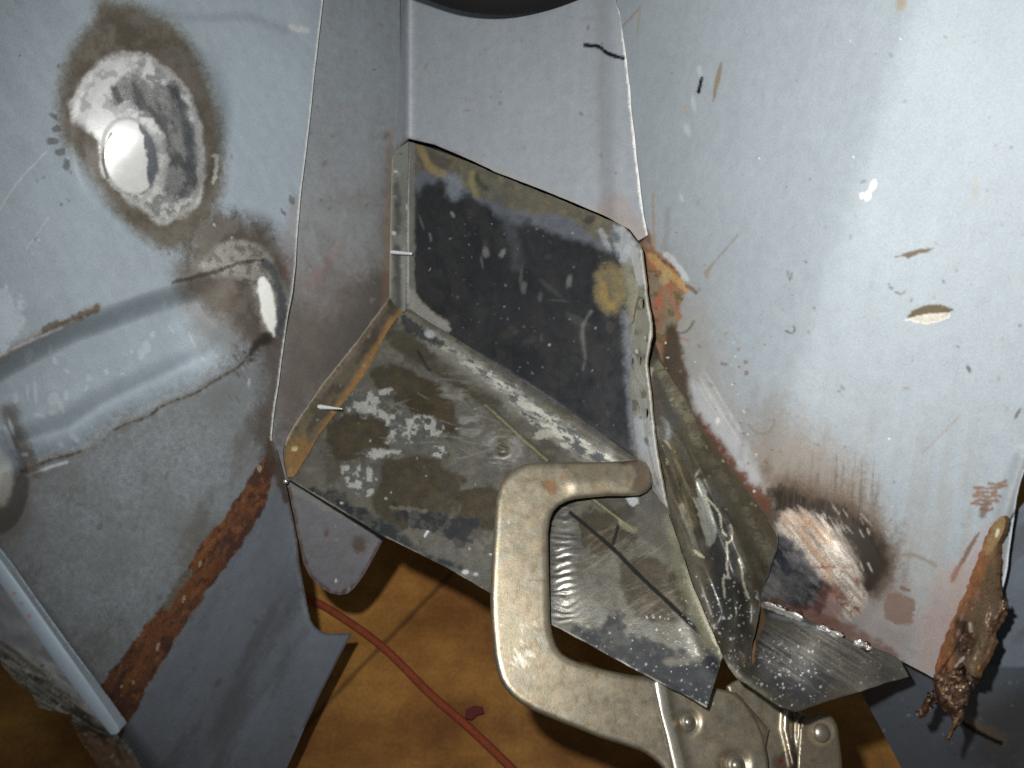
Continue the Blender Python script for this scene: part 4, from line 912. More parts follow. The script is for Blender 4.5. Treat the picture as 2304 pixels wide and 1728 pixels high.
ell = lambda cx, cy, rx, ry: [(cx + rx * math.cos(t), cy + ry * math.sin(t)) for t in np.linspace(0, 2 * math.pi, 17)[:-1]]
sheet('side_lip', pp, [(1436, 548), (1443, 564), (1448, 600), (1452, 636), (1457, 683), (1463, 712), (1466, 734), (1465, 758), (1461, 781), (1456, 805), (1455, 824), (1459, 855), (1463, 882), (1466, 918), (1470, 955), (1474, 990), (1479, 1027), (1486, 1062), (1493, 1099), (1505, 1159), (1480, 1118), (1456, 1080), (1436, 1040), (1426, 960), (1420, 880), (1416, 800), (1420, 720), (1422, 650), (1420, 600), (1416, 560)], lip_D, lip_paint, 3,
      holes=[ell(1443, 683, 7.5, 15), ell(1441, 812, 4.5, 10), ell(1455, 930, 3.5, 12)], base=S(150, 149, 138), m=.2, r=.36, g=.5, jag=(1.2, 16), rim=(S(120, 116, 104), .2, .4), thick=.0007)

# dark folded web between the shelf and the right panel
RD = lambda x, y, o=.003: float(right_depth(np.array([float(x)]), np.array([float(y)]))[0] - right_relief(np.array([float(x)]), np.array([float(y)]))[0]) - o
web_D = tps([(1464, 760, RD(1464, 760, .0025)), (1500, 830, RD(1500, 830)), (1552, 944, RD(1552, 944)), (1612, 1045, RD(1612, 1045)), (1685, 1157, RD(1685, 1157)), (1742, 1225, RD(1742, 1225)), (1716, 1300, RD(1716, 1300, .004)), (1707, 1352, RD(1707, 1352, .002)), (1690, 1500, .312),
             (1470, 955, .362), (1505, 1157, SH(1505, 1157, -.0005)), (1560, 1320, SH(1560, 1320, -.0005)), (1626, 1476, SH(1626, 1476, -.0005)), (1600, 1240, .339), (1640, 1340, .331), (1560, 1120, .349)])
def web_relief(x, y):
    h = .004 * np.exp(-(seg_dist(x, y, [(1560, 1080), (1600, 1180), (1640, 1290), (1660, 1380), (1640, 1460)], False)[0] / 26) ** 2)
    h -= .004 * np.exp(-(seg_dist(x, y, [(1590, 1080), (1650, 1190), (1690, 1290), (1690, 1400)], False)[0] / 24) ** 2)
    h += .003 * np.exp(-(seg_dist(x, y, [(1520, 1140), (1560, 1260), (1600, 1380)], False)[0] / 20) ** 2)
    return h + .002 * (fbm(x, y, 60, 4, 18, 64, 5) - .5)
def web_paint(c):
    x, y = c.x, c.y
    c.put(sstep(.42, .62, c.n(60, 4, 3, 62, 4)), S(66, 58, 44), a=.8); c.put(sstep(.48, .66, c.n(30, 4, 4, 66, 4)), S(84, 81, 74), a=.6); c.put(sstep(.52, .68, c.n(20, 4, 5, 62, 3)), S(52, 50, 44), a=.7)
    # greenish yellow brushed-on weld primer
    wl = [(1483, 828), (1497, 848), (1511, 872), (1537, 915), (1552, 948), (1566, 985), (1590, 1020), (1612, 1050), (1640, 1090), (1666, 1135), (1690, 1180), (1712, 1220), (1735, 1250)]
    c.put(c.line(wl, 22, 10, 9, 12), S(82, 77, 64), a=.6)
    c.put(c.poly([(1475, 775), (1502, 838), (1540, 895), (1604, 1005), (1670, 1092), (1748, 1205), (1744, 1240), (1700, 1190), (1640, 1090), (1570, 985), (1520, 890), (1490, 830)], 10, 8, 18, 31), S(64, 56, 44), a=.7)
    c.put(c.line(wl[:6], 12, 6, 6, 8) * (.35 + .65 * sstep(.4, .6, c.n(7, 2, 8, -15, 5))), S(122, 117, 96), a=.6)
    c.put(c.line(wl[5:], 9, 6, 7, 9) * sstep(.42, .62, c.n(9, 3, 9, -15, 3)), S(100, 96, 82), a=.55)
    # dark oil hollow, scraped silver flakes and specular streaks painted as bare metal
    c.put(c.poly([(1585, 1100), (1610, 1120), (1640, 1200), (1660, 1270), (1650, 1360), (1620, 1420), (1600, 1300), (1590, 1200)], 14, 14, 26, 11), S(46, 48, 48), a=.9, r=.34)
    c.put(c.poly([(1640, 1300), (1670, 1320), (1690, 1400), (1690, 1500), (1665, 1510), (1655, 1430), (1645, 1380)], 10, 10, 20, 12), S(40, 38, 34), a=.85)
    c.put(c.poly([(1568, 1078), (1580, 1088), (1590, 1112), (1600, 1150), (1612, 1200), (1592, 1230), (1580, 1160), (1570, 1118)], 3, 4, 12, 13), S(140, 142, 136), m=.4, r=.36, a=.9)
    c.put(c.poly([(1563, 1125), (1575, 1125), (1590, 1170), (1600, 1220), (1595, 1228), (1585, 1200), (1572, 1160)], 2.5, 3, 10, 14), S(160, 160, 150), m=.4, a=.9)
    for pl in [[(1590, 1120), (1608, 1140), (1620, 1158), (1622, 1175), (1626, 1195), (1634, 1206)], [(1586, 1116), (1598, 1150), (1605, 1178)], [(1644, 1182), (1648, 1200), (1646, 1214), (1640, 1220)], [(1635, 1220), (1637, 1250), (1635, 1275), (1640, 1298)], [(1640, 1298), (1628, 1300), (1628, 1320), (1631, 1345)], [(1662, 1258), (1670, 1285), (1672, 1310), (1684, 1345)], [(1560, 1120), (1568, 1140)], [(1480, 960), (1484, 985), (1500, 995), (1510, 1010)]]:
        c.put(c.line(pl, 1.9, 1.3, 1.5, 8), S(190, 184, 162), m=.5, r=.3, a=.9)
    c.put(c.poly([(1560, 1236), (1585, 1252), (1582, 1256), (1566, 1248)], 2, 2, 8), S(160, 156, 128), a=.8)
    c.put(c.blob(1497, 975, 14, 16, 0, .5, 6), S(130, 134, 134), m=.3, a=.7); c.put(c.line([(1488, 940), (1500, 955), (1503, 975)], 4, 3, 3, 9), S(150, 152, 150), m=.3, a=.7)
    c.put(c.line([(1466, 830), (1462, 850), (1464, 880)], 4, 3), S(190, 180, 160), m=.4, a=.6)
    c.put(c.poly([(1464, 850), (1480, 870), (1500, 960), (1490, 1000), (1474, 960)], 8, 8, 16), S(76, 70, 62), a=.7)
    c.put(c.line([(1500, 1090), (1530, 1200), (1560, 1290), (1600, 1400)], 9, 8, 6, 20), S(98, 94, 82), a=.6)
    c.put(c.line([(1512, 1000), (1540, 1100), (1556, 1180)], 7, 8, 5, 20), S(100, 92, 66), a=.5)
    c.scratches((1500, 1040, 1570, 1280), 30, 40, 120, 1.3, 68, 8, S(124, 118, 98), 15, .35)
    c.specks((1560, 1290, 1700, 1500), 130, .8, 2.6, [S(196, 198, 192), S(160, 160, 150)], 16, .4, .95, 1.5, m=.2)
    c.specks((1480, 840, 1740, 1300), 80, 1, 4, [S(150, 142, 110), S(40, 36, 30)], 17, .3, .8, 2)
WEB = [(1463, 752), (1475, 775), (1486, 815), (1502, 838), (1518, 862), (1540, 895), (1560, 930), (1578, 965), (1604, 1005), (1640, 1050), (1670, 1092), (1700, 1130), (1728, 1165), (1748, 1205), (1744, 1240), (1730, 1280), (1716, 1320), (1708, 1352), (1700, 1400), (1690, 1450), (1688, 1500), (1670, 1530), (1658, 1526), (1640, 1500), (1625, 1476), (1600, 1410), (1560, 1322), (1530, 1232), (1505, 1157), (1490, 1070), (1476, 980), (1466, 880), (1458, 825)]
sheet('corner_web', pp, WEB, web_D, web_paint, 2.7, relief=web_relief, base=S(66, 64, 60), m=.15, r=.42, g=.9, jag=(1.5, 18))

# bent flap at the lower right
flap_D = tps([(1714, 1352, RD(1714, 1352)), (1804, 1390, RD(1804, 1390)), (1920, 1448, RD(1920, 1448)), (2040, 1510, RD(2040, 1510)), (1690, 1400, RD(1700, 1380, -.004)), (1690, 1460, .3155), (1660, 1526, .3145), (1625, 1476, .3185), (1721, 1569, .304), (1790, 1602, .294), (1934, 1556, RD(1934, 1556, .008))])
def flap_relief(x, y):
    h = .005 * np.exp(-(seg_dist(x, y, [(1640, 1500), (1700, 1560), (1760, 1600)], False)[0] / 40) ** 2)
    h -= .005 * np.exp(-(seg_dist(x, y, [(1712, 1360), (1690, 1440), (1685, 1500)], False)[0] / 16) ** 2)
    return h + .0016 * (fbm(x, y, 120, 2, 28) - .5)
def flap_paint(c):
    x, y = c.x, c.y
    c.put(sstep(.42, .64, c.n(60, 4, 3, 25, 3)), S(76, 72, 65), a=.7); c.put(sstep(.5, .68, c.n(24, 4, 4, 25, 2)), S(54, 52, 48), a=.6)
    dk = c.poly([(1700, 1430), (1740, 1420), (1800, 1470), (1870, 1520), (1860, 1540), (1840, 1580), (1790, 1585), (1740, 1540), (1700, 1490)], 8, 16, 24, 11)
    c.put(dk, S(54, 54, 56), a=.85)
    c.put(c.poly([(1712, 1356), (1760, 1370), (1810, 1392), (1860, 1425), (1800, 1410), (1740, 1390), (1712, 1380)], 6, 5, 14, 12), S(46, 48, 50), a=.85)
    c.put(c.poly([(1730, 1380), (1790, 1395), (1835, 1412), (1800, 1405), (1750, 1392)], 5, 4, 14, 13), S(120, 122, 122), m=.4, a=.7)
    c.scratches((1720, 1400, 1880, 1520), 60, 60, 190, 1.4, 33, 5, S(124, 121, 113), 14, .35, m=.2, r=.5)
    c.scratches((1800, 1430, 2000, 1500), 30, 30, 90, 1.2, 30, 6, S(104, 100, 90), 15, .4)
    # brown strip of old sealer in the fold
    c.put(c.poly([(1690, 1358), (1712, 1354), (1720, 1400), (1700, 1450), (1692, 1495), (1676, 1505), (1664, 1470), (1662, 1440), (1684, 1420)], 3, 4, 14, 16), S(104, 84, 60), m=0, r=.7, a=.95)
    c.put(c.poly([(1690, 1462), (1700, 1440), (1696, 1490), (1680, 1500)], 3, 3, 9), S(146, 108, 72), a=.7)
    c.put(c.poly([(1625, 1470), (1650, 1500), (1700, 1545), (1760, 1590), (1740, 1590), (1690, 1555), (1650, 1525)], 9, 6, 16), S(126, 120, 104), m=.3, a=.6)
    # silver dabs of melted weld along the top edge
    for pl in [[(1714, 1360), (1730, 1366), (1748, 1372)], [(1752, 1376), (1776, 1382), (1800, 1392)], [(1842, 1410), (1862, 1418)], [(1866, 1420), (1885, 1424), (1898, 1428)], [(1872, 1426), (1884, 1432)]]:
        c.put(c.line(pl, 4, 2, 2.5, 7), S(236, 228, 226), m=.85, r=.24, a=.95)
    c.specks((1640, 1440, 1860, 1590), 240, .8, 2.5, [S(200, 202, 200), S(170, 170, 164), S(120, 118, 110)], 18, .4, .95, 1.4, m=.2)
    c.specks((1860, 1460, 2030, 1540), 40, .9, 3, [S(150, 146, 136)], 19, .3, .8, 1.4)
    d, _t = seg_dist(x, y, [(1658, 1526), (1721, 1569), (1790, 1602), (1829, 1587), (1934, 1555), (2046, 1524)], False)
    c.put(1 - sstep(1.5, 4.5, d), S(60, 54, 46), a=.7)
sheet('flap', pp, [(1714, 1352), (1753, 1368), (1804, 1387), (1866, 1419), (1920, 1445), (1981, 1463), (2010, 1476), (2028, 1490), (2046, 1523), (2010, 1531), (1934, 1556), (1880, 1572), (1829, 1588), (1790, 1602), (1760, 1592), (1721, 1569), (1690, 1548), (1658, 1526), (1640, 1502), (1625, 1477), (1660, 1450), (1690, 1400)], flap_D, flap_paint, 2.9, relief=flap_relief, base=S(66, 63, 58), m=.18, r=.55, g=.9, rim=(S(40, 36, 32), .3, .5), thick=.0016, jag=(1.6, 20))
def knob(name, parent, outline, D0, bulge, base, seed, loc_m=.35, cols=None):
    """lumpy torn burr: thick, strongly bulged piece"""
    ctr = np.array(outline).mean(0)
    def rel(x, y):
        q, _t = seg_dist(x, y, outline, True)
        return bulge * np.sqrt(np.clip(q / 14, 0, 1)) + .004 * (fbm(x, y, 14, 3, seed) - .5) * np.clip(q / 8, 0, 1)
    def pt(c):
        if cols: return
        c.put(sstep(.42, .6, c.n(18, 4, seed)), S(90, 62, 46), a=.8); c.put(sstep(.52, .66, c.n(10, 3, seed + 1)), S(52, 42, 40), a=.8); c.put(sstep(.6, .7, c.n(8, 3, seed + 2)), S(170, 140, 110), m=.5, a=.7)
    return sheet(name, parent, outline, (D0 if callable(D0) else (lambda x, y: D0 + 0 * x)), pt, 2.4, relief=rel, base=base, m=loc_m, r=.36, g=.9, jag=(3, 10), thick=.002, rim=(S(84, 62, 48), .4, .4))
# melted weld beads along the flap's top edge
for k, ol in enumerate([[(1716, 1352), (1730, 1355), (1752, 1365), (1768, 1373), (1760, 1377), (1740, 1370), (1722, 1363)], [(1772, 1374), (1790, 1378), (1806, 1388), (1800, 1394), (1784, 1388)],
                        [(1846, 1406), (1862, 1411), (1874, 1420), (1866, 1425), (1850, 1416)], [(1868, 1417), (1884, 1420), (1900, 1428), (1896, 1436), (1880, 1434)], [(1921, 1440), (1936, 1440), (1950, 1448), (1948, 1458), (1934, 1460), (1922, 1452)], [(1950, 1452), (1962, 1456), (1960, 1462), (1950, 1460)]]):
    knob('weld_bead', pp, ol, lambda x, y: flap_D(x, y) - .0006, .0022, S(206, 202, 200), 80 + k, .6, True)

# ================================================================== tab behind the shelf
def tab_paint(c):
    c.put(c.n(40, 4, 3), S(86, 84, 84), a=.5); c.put(c.blob(735, 1200, 5, 9, 10, .4, 3), S(90, 60, 54), a=.8); c.put(c.blob(810, 1225, 16, 20, 20, .5, 8), S(72, 58, 44), a=.8)
    d, _t = seg_dist(c.x, c.y, [(649, 1102), (675, 1232), (696, 1295), (742, 1334), (763, 1339), (805, 1313), (865, 1210)], False)
    c.put(1 - sstep(3, 9, d), S(70, 52, 46), a=.85); c.put((1 - sstep(8, 22, d)) * sstep(.45, .65, c.n(9, 3, 5, 90, 2)), S(120, 117, 117), a=.3)
    c.put(c.blob(756, 1307, 3, 3, 0, .4), S(226, 226, 226), m=.6); c.specks((660, 1110, 850, 1330), 30, 1, 4, [S(120, 96, 92), S(150, 150, 152)], 6, .3, .7)
    for i in range(46):
        t = i / 45; a = (655 + t * 130, 1096 + t * 62); rr = random.Random(i); L = rr.uniform(8, 22)
        c.put(c.line([a, (a[0] + L * .35, a[1] + L)], 1.3, 1.1), S(130, 128, 120), m=.2, a=.45)
tag(sheet('mounting_tab', None, [(640, 1070), (649, 1102), (662, 1165), (675, 1232), (683, 1268), (696, 1295), (708, 1310), (721, 1322), (742, 1334), (763, 1339), (781, 1336), (794, 1326), (805, 1313), (820, 1292), (835, 1265), (850, 1238), (865, 1210), (880, 1180), (760, 1060), (700, 1040)], tps([(640, 1070, .402), (880, 1180, .405), (763, 1339, .412), (675, 1232, .408)]), tab_paint, 4, base=S(104, 104, 108), r=.5, g=.5, rim=(S(66, 46, 40), .1, .6), thick=.002),
    'dark grey rounded tab hanging below the left front corner of the steel shelf', 'tab')

# ================================================================== locking clamp
clamp_D0 = plane3((1440, 1075, 1 / 2.76), (1170, 1364, 1 / 3.0), (1500, 1560, 1 / 3.062))
def clamp_D(o): return lambda x, y: clamp_D0(x, y) + o
cl = thing('locking_clamp', 'nickel coloured C-jaw locking clamp gripping the bare steel shelf', 'clamp', P(1300, 1650, .34))
NICK = S(150, 141, 122)
def clamp_paint(seed, dark=0.0):
    def f(c):
        x, y = c.x, c.y
        c.put(sstep(.4, .68, c.n(70, 4, seed)), S(138, 129, 110), a=.5); c.put(sstep(.5, .72, c.n(26, 4, seed + 1)), S(152, 138, 116), a=.35)
        c.put(sstep(.55, .75, c.n(34, 4, seed + 2)), S(140, 138, 128), a=.5)
        c.put(sstep(.58, .7, c.n(12, 3, seed + 3)), S(134, 104, 78), a=.35)
        c.specks((1100, 1030, 1900, 1728), 190, 1.2, 4.2, [S(112, 84, 60), S(120, 110, 90), S(214, 206, 188)], seed + 4, .25, .7, 1.6)
        for q in [(1228, 1180 - 90, 12, 9, 20), (1210, 1305, 20, 2, 0), (1236, 1090, 14, 12, 0), (1385, 1620, 3, 8, 10), (1416, 1624, 2, 12, 5), (1342, 1520, 4, 6, -10), (1345, 1512, 3, 3, 0)]:
            c.put(c.blob(*q[:4], q[4], .4, 4, 8, seed), S(126, 96, 76), a=.6)
        c.scratches((1150, 1465, 1200, 1500), 22, 8, 26, 1.6, 45, 20, S(226, 220, 206), seed + 5, .6, m=.85, r=.25)
        c.scratches((1170, 1400, 1215, 1470), 14, 6, 20, 1.3, 60, 20, S(220, 212, 196), seed + 6, .6, m=.85, r=.25)
        if dark: c.put(np.ones_like(x), S(104, 96, 82), a=dark)
    return f
CJAW = [(1468, 1070), (1464, 1054), (1453, 1040), (1439, 1034), (1403, 1038), (1331, 1040), (1262, 1040), (1204, 1041), (1184, 1044), (1168, 1050), (1150, 1060), (1135, 1074), (1126, 1089), (1121, 1106), (1116, 1124), (1114, 1143), (1112, 1180), (1108, 1236), (1105, 1290), (1103, 1345), (1104, 1395), (1108, 1439), (1111, 1472), (1117, 1504), (1124, 1528), (1135, 1547), (1150, 1565), (1168, 1580), (1200, 1599), (1240, 1616), (1295, 1638), (1349, 1660), (1395, 1674), (1439, 1689), (1455, 1697), (1468, 1707), (1480, 1717), (1490, 1728), (1530, 1790), (1700, 1800), (1730, 1640), (1660, 1560), (1540, 1530), (1480, 1524), (1421, 1519), (1367, 1508), (1335, 1500), (1302, 1490), (1282, 1482), (1266, 1472), (1252, 1454), (1244, 1432), (1239, 1408), (1237, 1381), (1235, 1290), (1233, 1200), (1237, 1170), (1245, 1150), (1258, 1137), (1276, 1128), (1294, 1123), (1330, 1119), (1367, 1116), (1405, 1116), (1439, 1114), (1455, 1106), (1464, 1096), (1468, 1084)]
def cjaw_relief(x, y):
    h = .0012 * np.exp(-(seg_dist(x, y, [(1300, 1085), (1420, 1080)], False)[0] / 26) ** 2)
    q, _t = seg_dist(x, y, CJAW, True)
    return h - .0008 * np.clip(1 - q / 16, 0, 1) ** 2
def cjaw_paint(c):
    clamp_paint(70)(c)
    x, y = c.x, c.y
    c.put(c.poly([(1422, 1036), (1445, 1036), (1466, 1060), (1466, 1098), (1440, 1112), (1420, 1100), (1428, 1070)], 6, 6, 12), S(88, 76, 64), m=.4, r=.5, a=.9)
    c.put(c.line([(1400, 1040), (1430, 1036)], 6, 4, 4, 9), S(96, 72, 56), a=.7)
    c.put(c.poly([(1230, 1090), (1245, 1075), (1256, 1100), (1240, 1115)], 4, 6, 10), S(140, 106, 78), a=.7)
sheet('c_jaw', cl, CJAW, clamp_D(-.0045), cjaw_paint, 2.8, relief=cjaw_relief, base=NICK, m=.75, r=.4, g=.5, thick=.0085, bevel=.0013, rim=(S(96, 84, 68), .7, .42))
PLATE = [(1468, 1540), (1480, 1522), (1520, 1522), (1580, 1538), (1602, 1547), (1627, 1552), (1649, 1558), (1664, 1570), (1678, 1584), (1694, 1606), (1707, 1631), (1716, 1654), (1721, 1678), (1726, 1704), (1728, 1728), (1735, 1850), (1760, 2040), (1600, 2060), (1550, 1880), (1511, 1728), (1495, 1660), (1482, 1600)]
def plate_relief(x, y):
    d, t = seg_dist(x, y, [(1478, 1520), (1491, 1600), (1508, 1660), (1524, 1728), (1560, 1860), (1600, 2040)], False)
    h = .0026 * np.exp(-(d / 19) ** 2)
    h -= .0015 * np.exp(-(bump01(x, y, 1547, 1625, 26, 26, 0)) ** 2)
    h -= .0015 * np.exp(-(bump01(x, y, 1654, 1720, 32, 32, 0)) ** 2)
    return h
def plate_paint(c):
    clamp_paint(90)(c)
    c.put(c.line([(1478, 1520), (1491, 1600), (1508, 1660), (1524, 1728)], 15, 6), S(216, 210, 196), m=.7, r=.36, a=.85)  # highlight of the rolled edge put into the colour
    c.put(c.line([(1470, 1544), (1484, 1600), (1500, 1660), (1513, 1728)], 2, 1.6), S(70, 60, 46), a=.7)
sheet('handle_plate', cl, PLATE, clamp_D(-.0062), plate_paint, 3, relief=plate_relief, base=NICK, m=.75, r=.4, g=.5, thick=.0015, bevel=.0007, rim=(S(96, 84, 68), .7, .42))
LOWER = [(1634, 1544), (1648, 1534), (1665, 1528), (1700, 1540), (1760, 1580), (1790, 1596), (1815, 1610), (1806, 1640), (1798, 1680), (1794, 1728), (1800, 1900), (1690, 1900), (1690, 1640), (1650, 1580)]
def lower_relief(x, y):
    return .0016 * np.exp(-(seg_dist(x, y, [(1770, 1590), (1768, 1640), (1778, 1680), (1786, 1720)], False)[0] / 9) ** 2) - .0016 * np.exp(-(seg_dist(x, y, [(1788, 1600), (1786, 1660), (1790, 1690)], False)[0] / 7) ** 2)
def lower_paint(c):
    clamp_paint(110)(c)
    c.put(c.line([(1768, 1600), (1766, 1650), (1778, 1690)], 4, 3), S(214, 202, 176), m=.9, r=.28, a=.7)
    c.put(c.poly([(1745, 1700), (1790, 1690), (1792, 1750), (1750, 1760), (1738, 1730)], 7, 7, 14), S(92, 78, 68), a=.75); c.put(c.blob(1757, 1712, 5, 7, 10, .3, 2), S(130, 62, 40))
sheet('lower_jaw', cl, LOWER, clamp_D(.001), lower_paint, 4, relief=lower_relief, base=NICK, m=.75, r=.4, g=.5, thick=.006, bevel=.0008, rim=(S(96, 84, 68), .7, .42))
LEVER = [(1804, 1618), (1820, 1608), (1845, 1602), (1866, 1606), (1876, 1618), (1884, 1634), (1887, 1652), (1889, 1671), (1893, 1700), (1895, 1728), (1915, 1850), (1940, 2000), (1830, 2000), (1800, 1850), (1793, 1728), (1796, 1670), (1798, 1640)]
def lever_paint(c):
    clamp_paint(130, .35)(c)
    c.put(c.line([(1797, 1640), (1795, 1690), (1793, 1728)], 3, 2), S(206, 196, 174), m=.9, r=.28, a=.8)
    q = np.sqrt(bump01(c.x, c.y, 1848, 1649, 1, 1, 0)); c.put(np.exp(-((q - 26) / 4) ** 2), S(176, 158, 128), a=.6)
sheet('lever_plate', cl, LEVER, clamp_D(-.0035), lever_paint, 4, base=S(140, 130, 112), m=.6, r=.42, g=.6, thick=.0015, bevel=.0009, rim=(S(96, 84, 68), .7, .42))
cn = np.cross(wpos(1300, 1400, clamp_D0(1300, 1400)) - wpos(1200, 1300, clamp_D0(1200, 1300)), wpos(1250, 1200, clamp_D0(1250, 1200)) - wpos(1200, 1300, clamp_D0(1200, 1300)))
cn = Vector(cn).normalized(); cn = cn if cn.dot(CAM_LOC - P(1300, 1400, .34)) > 0 else -cn
for (a, b, rr, o_, fl) in [(1547, 1625, 19, -.0062, .55), (1654, 1722, 23, -.0062, .55), (1848, 1649, 20, -.0037, .2)]:
    d_ = float(clamp_D0(a, b)) + o_
    dome('rivet', cl, P(a, b, d_), cn, rr * d_ / F, rr * d_ / F * .55, S(160, 152, 138), .75, .34, .4, flat=fl)

# ================================================================== steel pins through the patch flanges
def pin(a, b, Da, Db, r0, r1, label):
    A, B = P(*a, Da), P(*b, Db)
    pts = [A + (B - A) * t for t in np.linspace(0, 1, 26)]
    rad = [(r0 + (r1 - r0) * t) * (1 + .14 * math.sin(t * 60)) for t in np.linspace(0, 1, 26)]
    return tag(tube('screw_pin', None, pts, rad, S(214, 218, 220), .35, .3, .1), label, 'screw', 'small screws holding the patch')
pin((880, 567), (927, 571), .4425, .4365, .0011, .0008, 'small silver screw standing out of the upper left flange of the patch')
pin((716, 915), (770, 920), .4035, .3985, .0014, .0003, 'small pointed silver screw beside the orange stained lower left flange')

# ================================================================== white edge trim and torn sheet at the lower left
strip_D = plane3((0, 1290, .222), (260, 1650, .226), (0, 1900, .232))
def strip_paint(c):
    c.put(c.n(60, 4, 3), S(160, 174, 184), a=.5)
    for q in [(33, 1335, 3, 3), (49, 1358, 4, 4), (66, 1386, 4, 4), (140, 1500, 2, 2)]: c.put(c.blob(*q, 0, .4, 1), S(170, 110, 96))
    c.specks((0, 1260, 260, 1650), 20, 1, 2.5, [S(150, 140, 136)], 5, .3, .7)
bl = thing('cut_sheet', 'pale folded sheet edge with ragged torn bottom at the lower left', 'sheet metal', P(230, 1680, .23))
sheet('folded_edge', bl, [(-150, 1055), (0, 1258), (60, 1340), (120, 1425), (180, 1510), (240, 1596), (266, 1634), (269, 1645), (262, 1652), (250, 1653), (200, 1590), (140, 1512), (70, 1412), (0, 1312), (-150, 1120)], strip_D, strip_paint, 2.6, base=S(146, 160, 170), r=.45, g=.15, thick=.005, relief=lambda x, y: .0026 * np.sqrt(np.clip(1 - (seg_dist(x, y, [(-150, 1090), (0, 1286), (60, 1372), (130, 1470), (200, 1564), (262, 1650)], False)[0] / 26) ** 2, .02, 1)), rim=(S(150, 160, 168), 0, .5))
tri_D = plane3((0, 1310, .2235), (250, 1650, .2275), (0, 1560, .236))
def tri_paint(c):
    x, y = c.x, c.y
    c.put(c.n(60, 4, 3), S(130, 130, 132), a=.4)
    t = c.poly([(-40, 1430), (0, 1450), (60, 1490), (130, 1545), (200, 1600), (250, 1650), (190, 1640), (90, 1600), (20, 1530), (-40, 1500)], 10, 14, 18, 5, True, 32, 4)
    c.put(t, S(118, 114, 102), m=.55, r=.36, g=1.3)
    c.put(t * sstep(.5, .62, c.n(12, 3, 6, 30, 4)), S(60, 54, 44), a=.8)
    c.scratches((-10, 1450, 220, 1600), 60, 50, 160, 1.5, 32, 8, S(200, 196, 186), 7, .7, m=.6, r=.3)
    c.specks((0, 1480, 200, 1620), 120, 1, 4, [S(190, 186, 170), S(50, 44, 36)], 8, .4, .9, 1.6, m=.4)
sheet('torn_edge', bl, [(-150, 1110), (0, 1302), (70, 1402), (140, 1502), (200, 1580), (250, 1648), (220, 1646), (188, 1627), (159, 1609), (120, 1600), (87, 1591), (69, 1562), (45, 1545), (22, 1519), (0, 1490), (-150, 1400)], tri_D, tri_paint, 4, base=S(132, 134, 138), r=.45, g=.35, thick=.0012, jag=(4, 18), rim=(S(170, 164, 150), .7, .3),
      relief=lambda x, y: .004 * (fbm(x, y, 60, 3, 41) - .5))
def rag_paint(c):
    c.put(sstep(.42, .62, c.n(30, 4, 3, 60, 3)), S(132, 100, 76), a=.8); c.put(sstep(.5, .65, c.n(14, 3, 4, 60, 3)), S(78, 64, 54), a=.7)
    c.specks((160, 1620, 310, 1728), 50, 1, 4, [S(186, 170, 150), S(60, 48, 40)], 5, .3, .9, 2, m=.3)
sheet('lower_remnant', bl, [(159, 1622), (188, 1632), (250, 1660), (275, 1672), (292, 1698), (307, 1728), (340, 1800), (250, 1820), (224, 1728), (203, 1700), (186, 1675), (174, 1652)], plane3((160, 1620, .238), (300, 1720, .240), (224, 1728, .247)), rag_paint, 4, base=S(118, 102, 88), m=.3, r=.5, g=.7, jag=(3, 14), relief=lambda x, y: .004 * (fbm(x, y, 50, 3, 43) - .5))

# ================================================================== lower right: far grey panel and torn rusty strip
lr_D = lambda x, y: right_depth(x, y) + .0065 + .00016 * np.clip(y - 1500, 0, 400) + .00010 * np.clip(2100 - x, 0, 400)
def lr_paint(c):
    x, y = c.x, c.y
    c.put(c.n(90, 4, 3), S(86, 91, 98), a=.6); c.put(sstep(.5, .75, c.n(60, 4, 4, -40, 3)), S(64, 64, 66), a=.5)
    c.put(c.poly([(2190, 1600), (2300, 1560), (2340, 1700), (2240, 1740)], 40, 30, 50), S(80, 74, 70), a=.5)
    c.put(c.line([(2180, 1626), (2220, 1646), (2252, 1664)], 14, 8, 8, 10), S(120, 104, 84), a=.6)
    c.put(c.line([(2140, 1600), (2180, 1636), (2225, 1660), (2252, 1672)], 5, 2.5, 2, 14), S(26, 22, 22))
    c.specks((1960, 1480, 2300, 1728), 60, 1, 3.4, [S(150, 152, 158), S(70, 66, 64)], 7, .3, .7)
tag(sheet('lower_panel', None, [(1934, 1552), (1960, 1470), (2060, 1440), (2200, 1340), (2262, 1180), (2420, 1000), (2560, 1000), (2560, 1900), (2140, 1900), (2028, 1728), (1980, 1636)], lr_D, lr_paint, 4, base=S(92, 99, 108), r=.48, g=.3, relief=lambda x, y: .004 * np.exp(-(seg_dist(x, y, [(2180, 1640), (2340, 1500)], False)[0] / 60) ** 2)),
    'dim blue grey panel at the lower right behind the torn rusty strip', 'panel')
ts = thing('torn_strip', 'rusty torn metal strip with jagged burrs hanging from the right panel edge', 'torn metal', P(2130, 1600, .30))
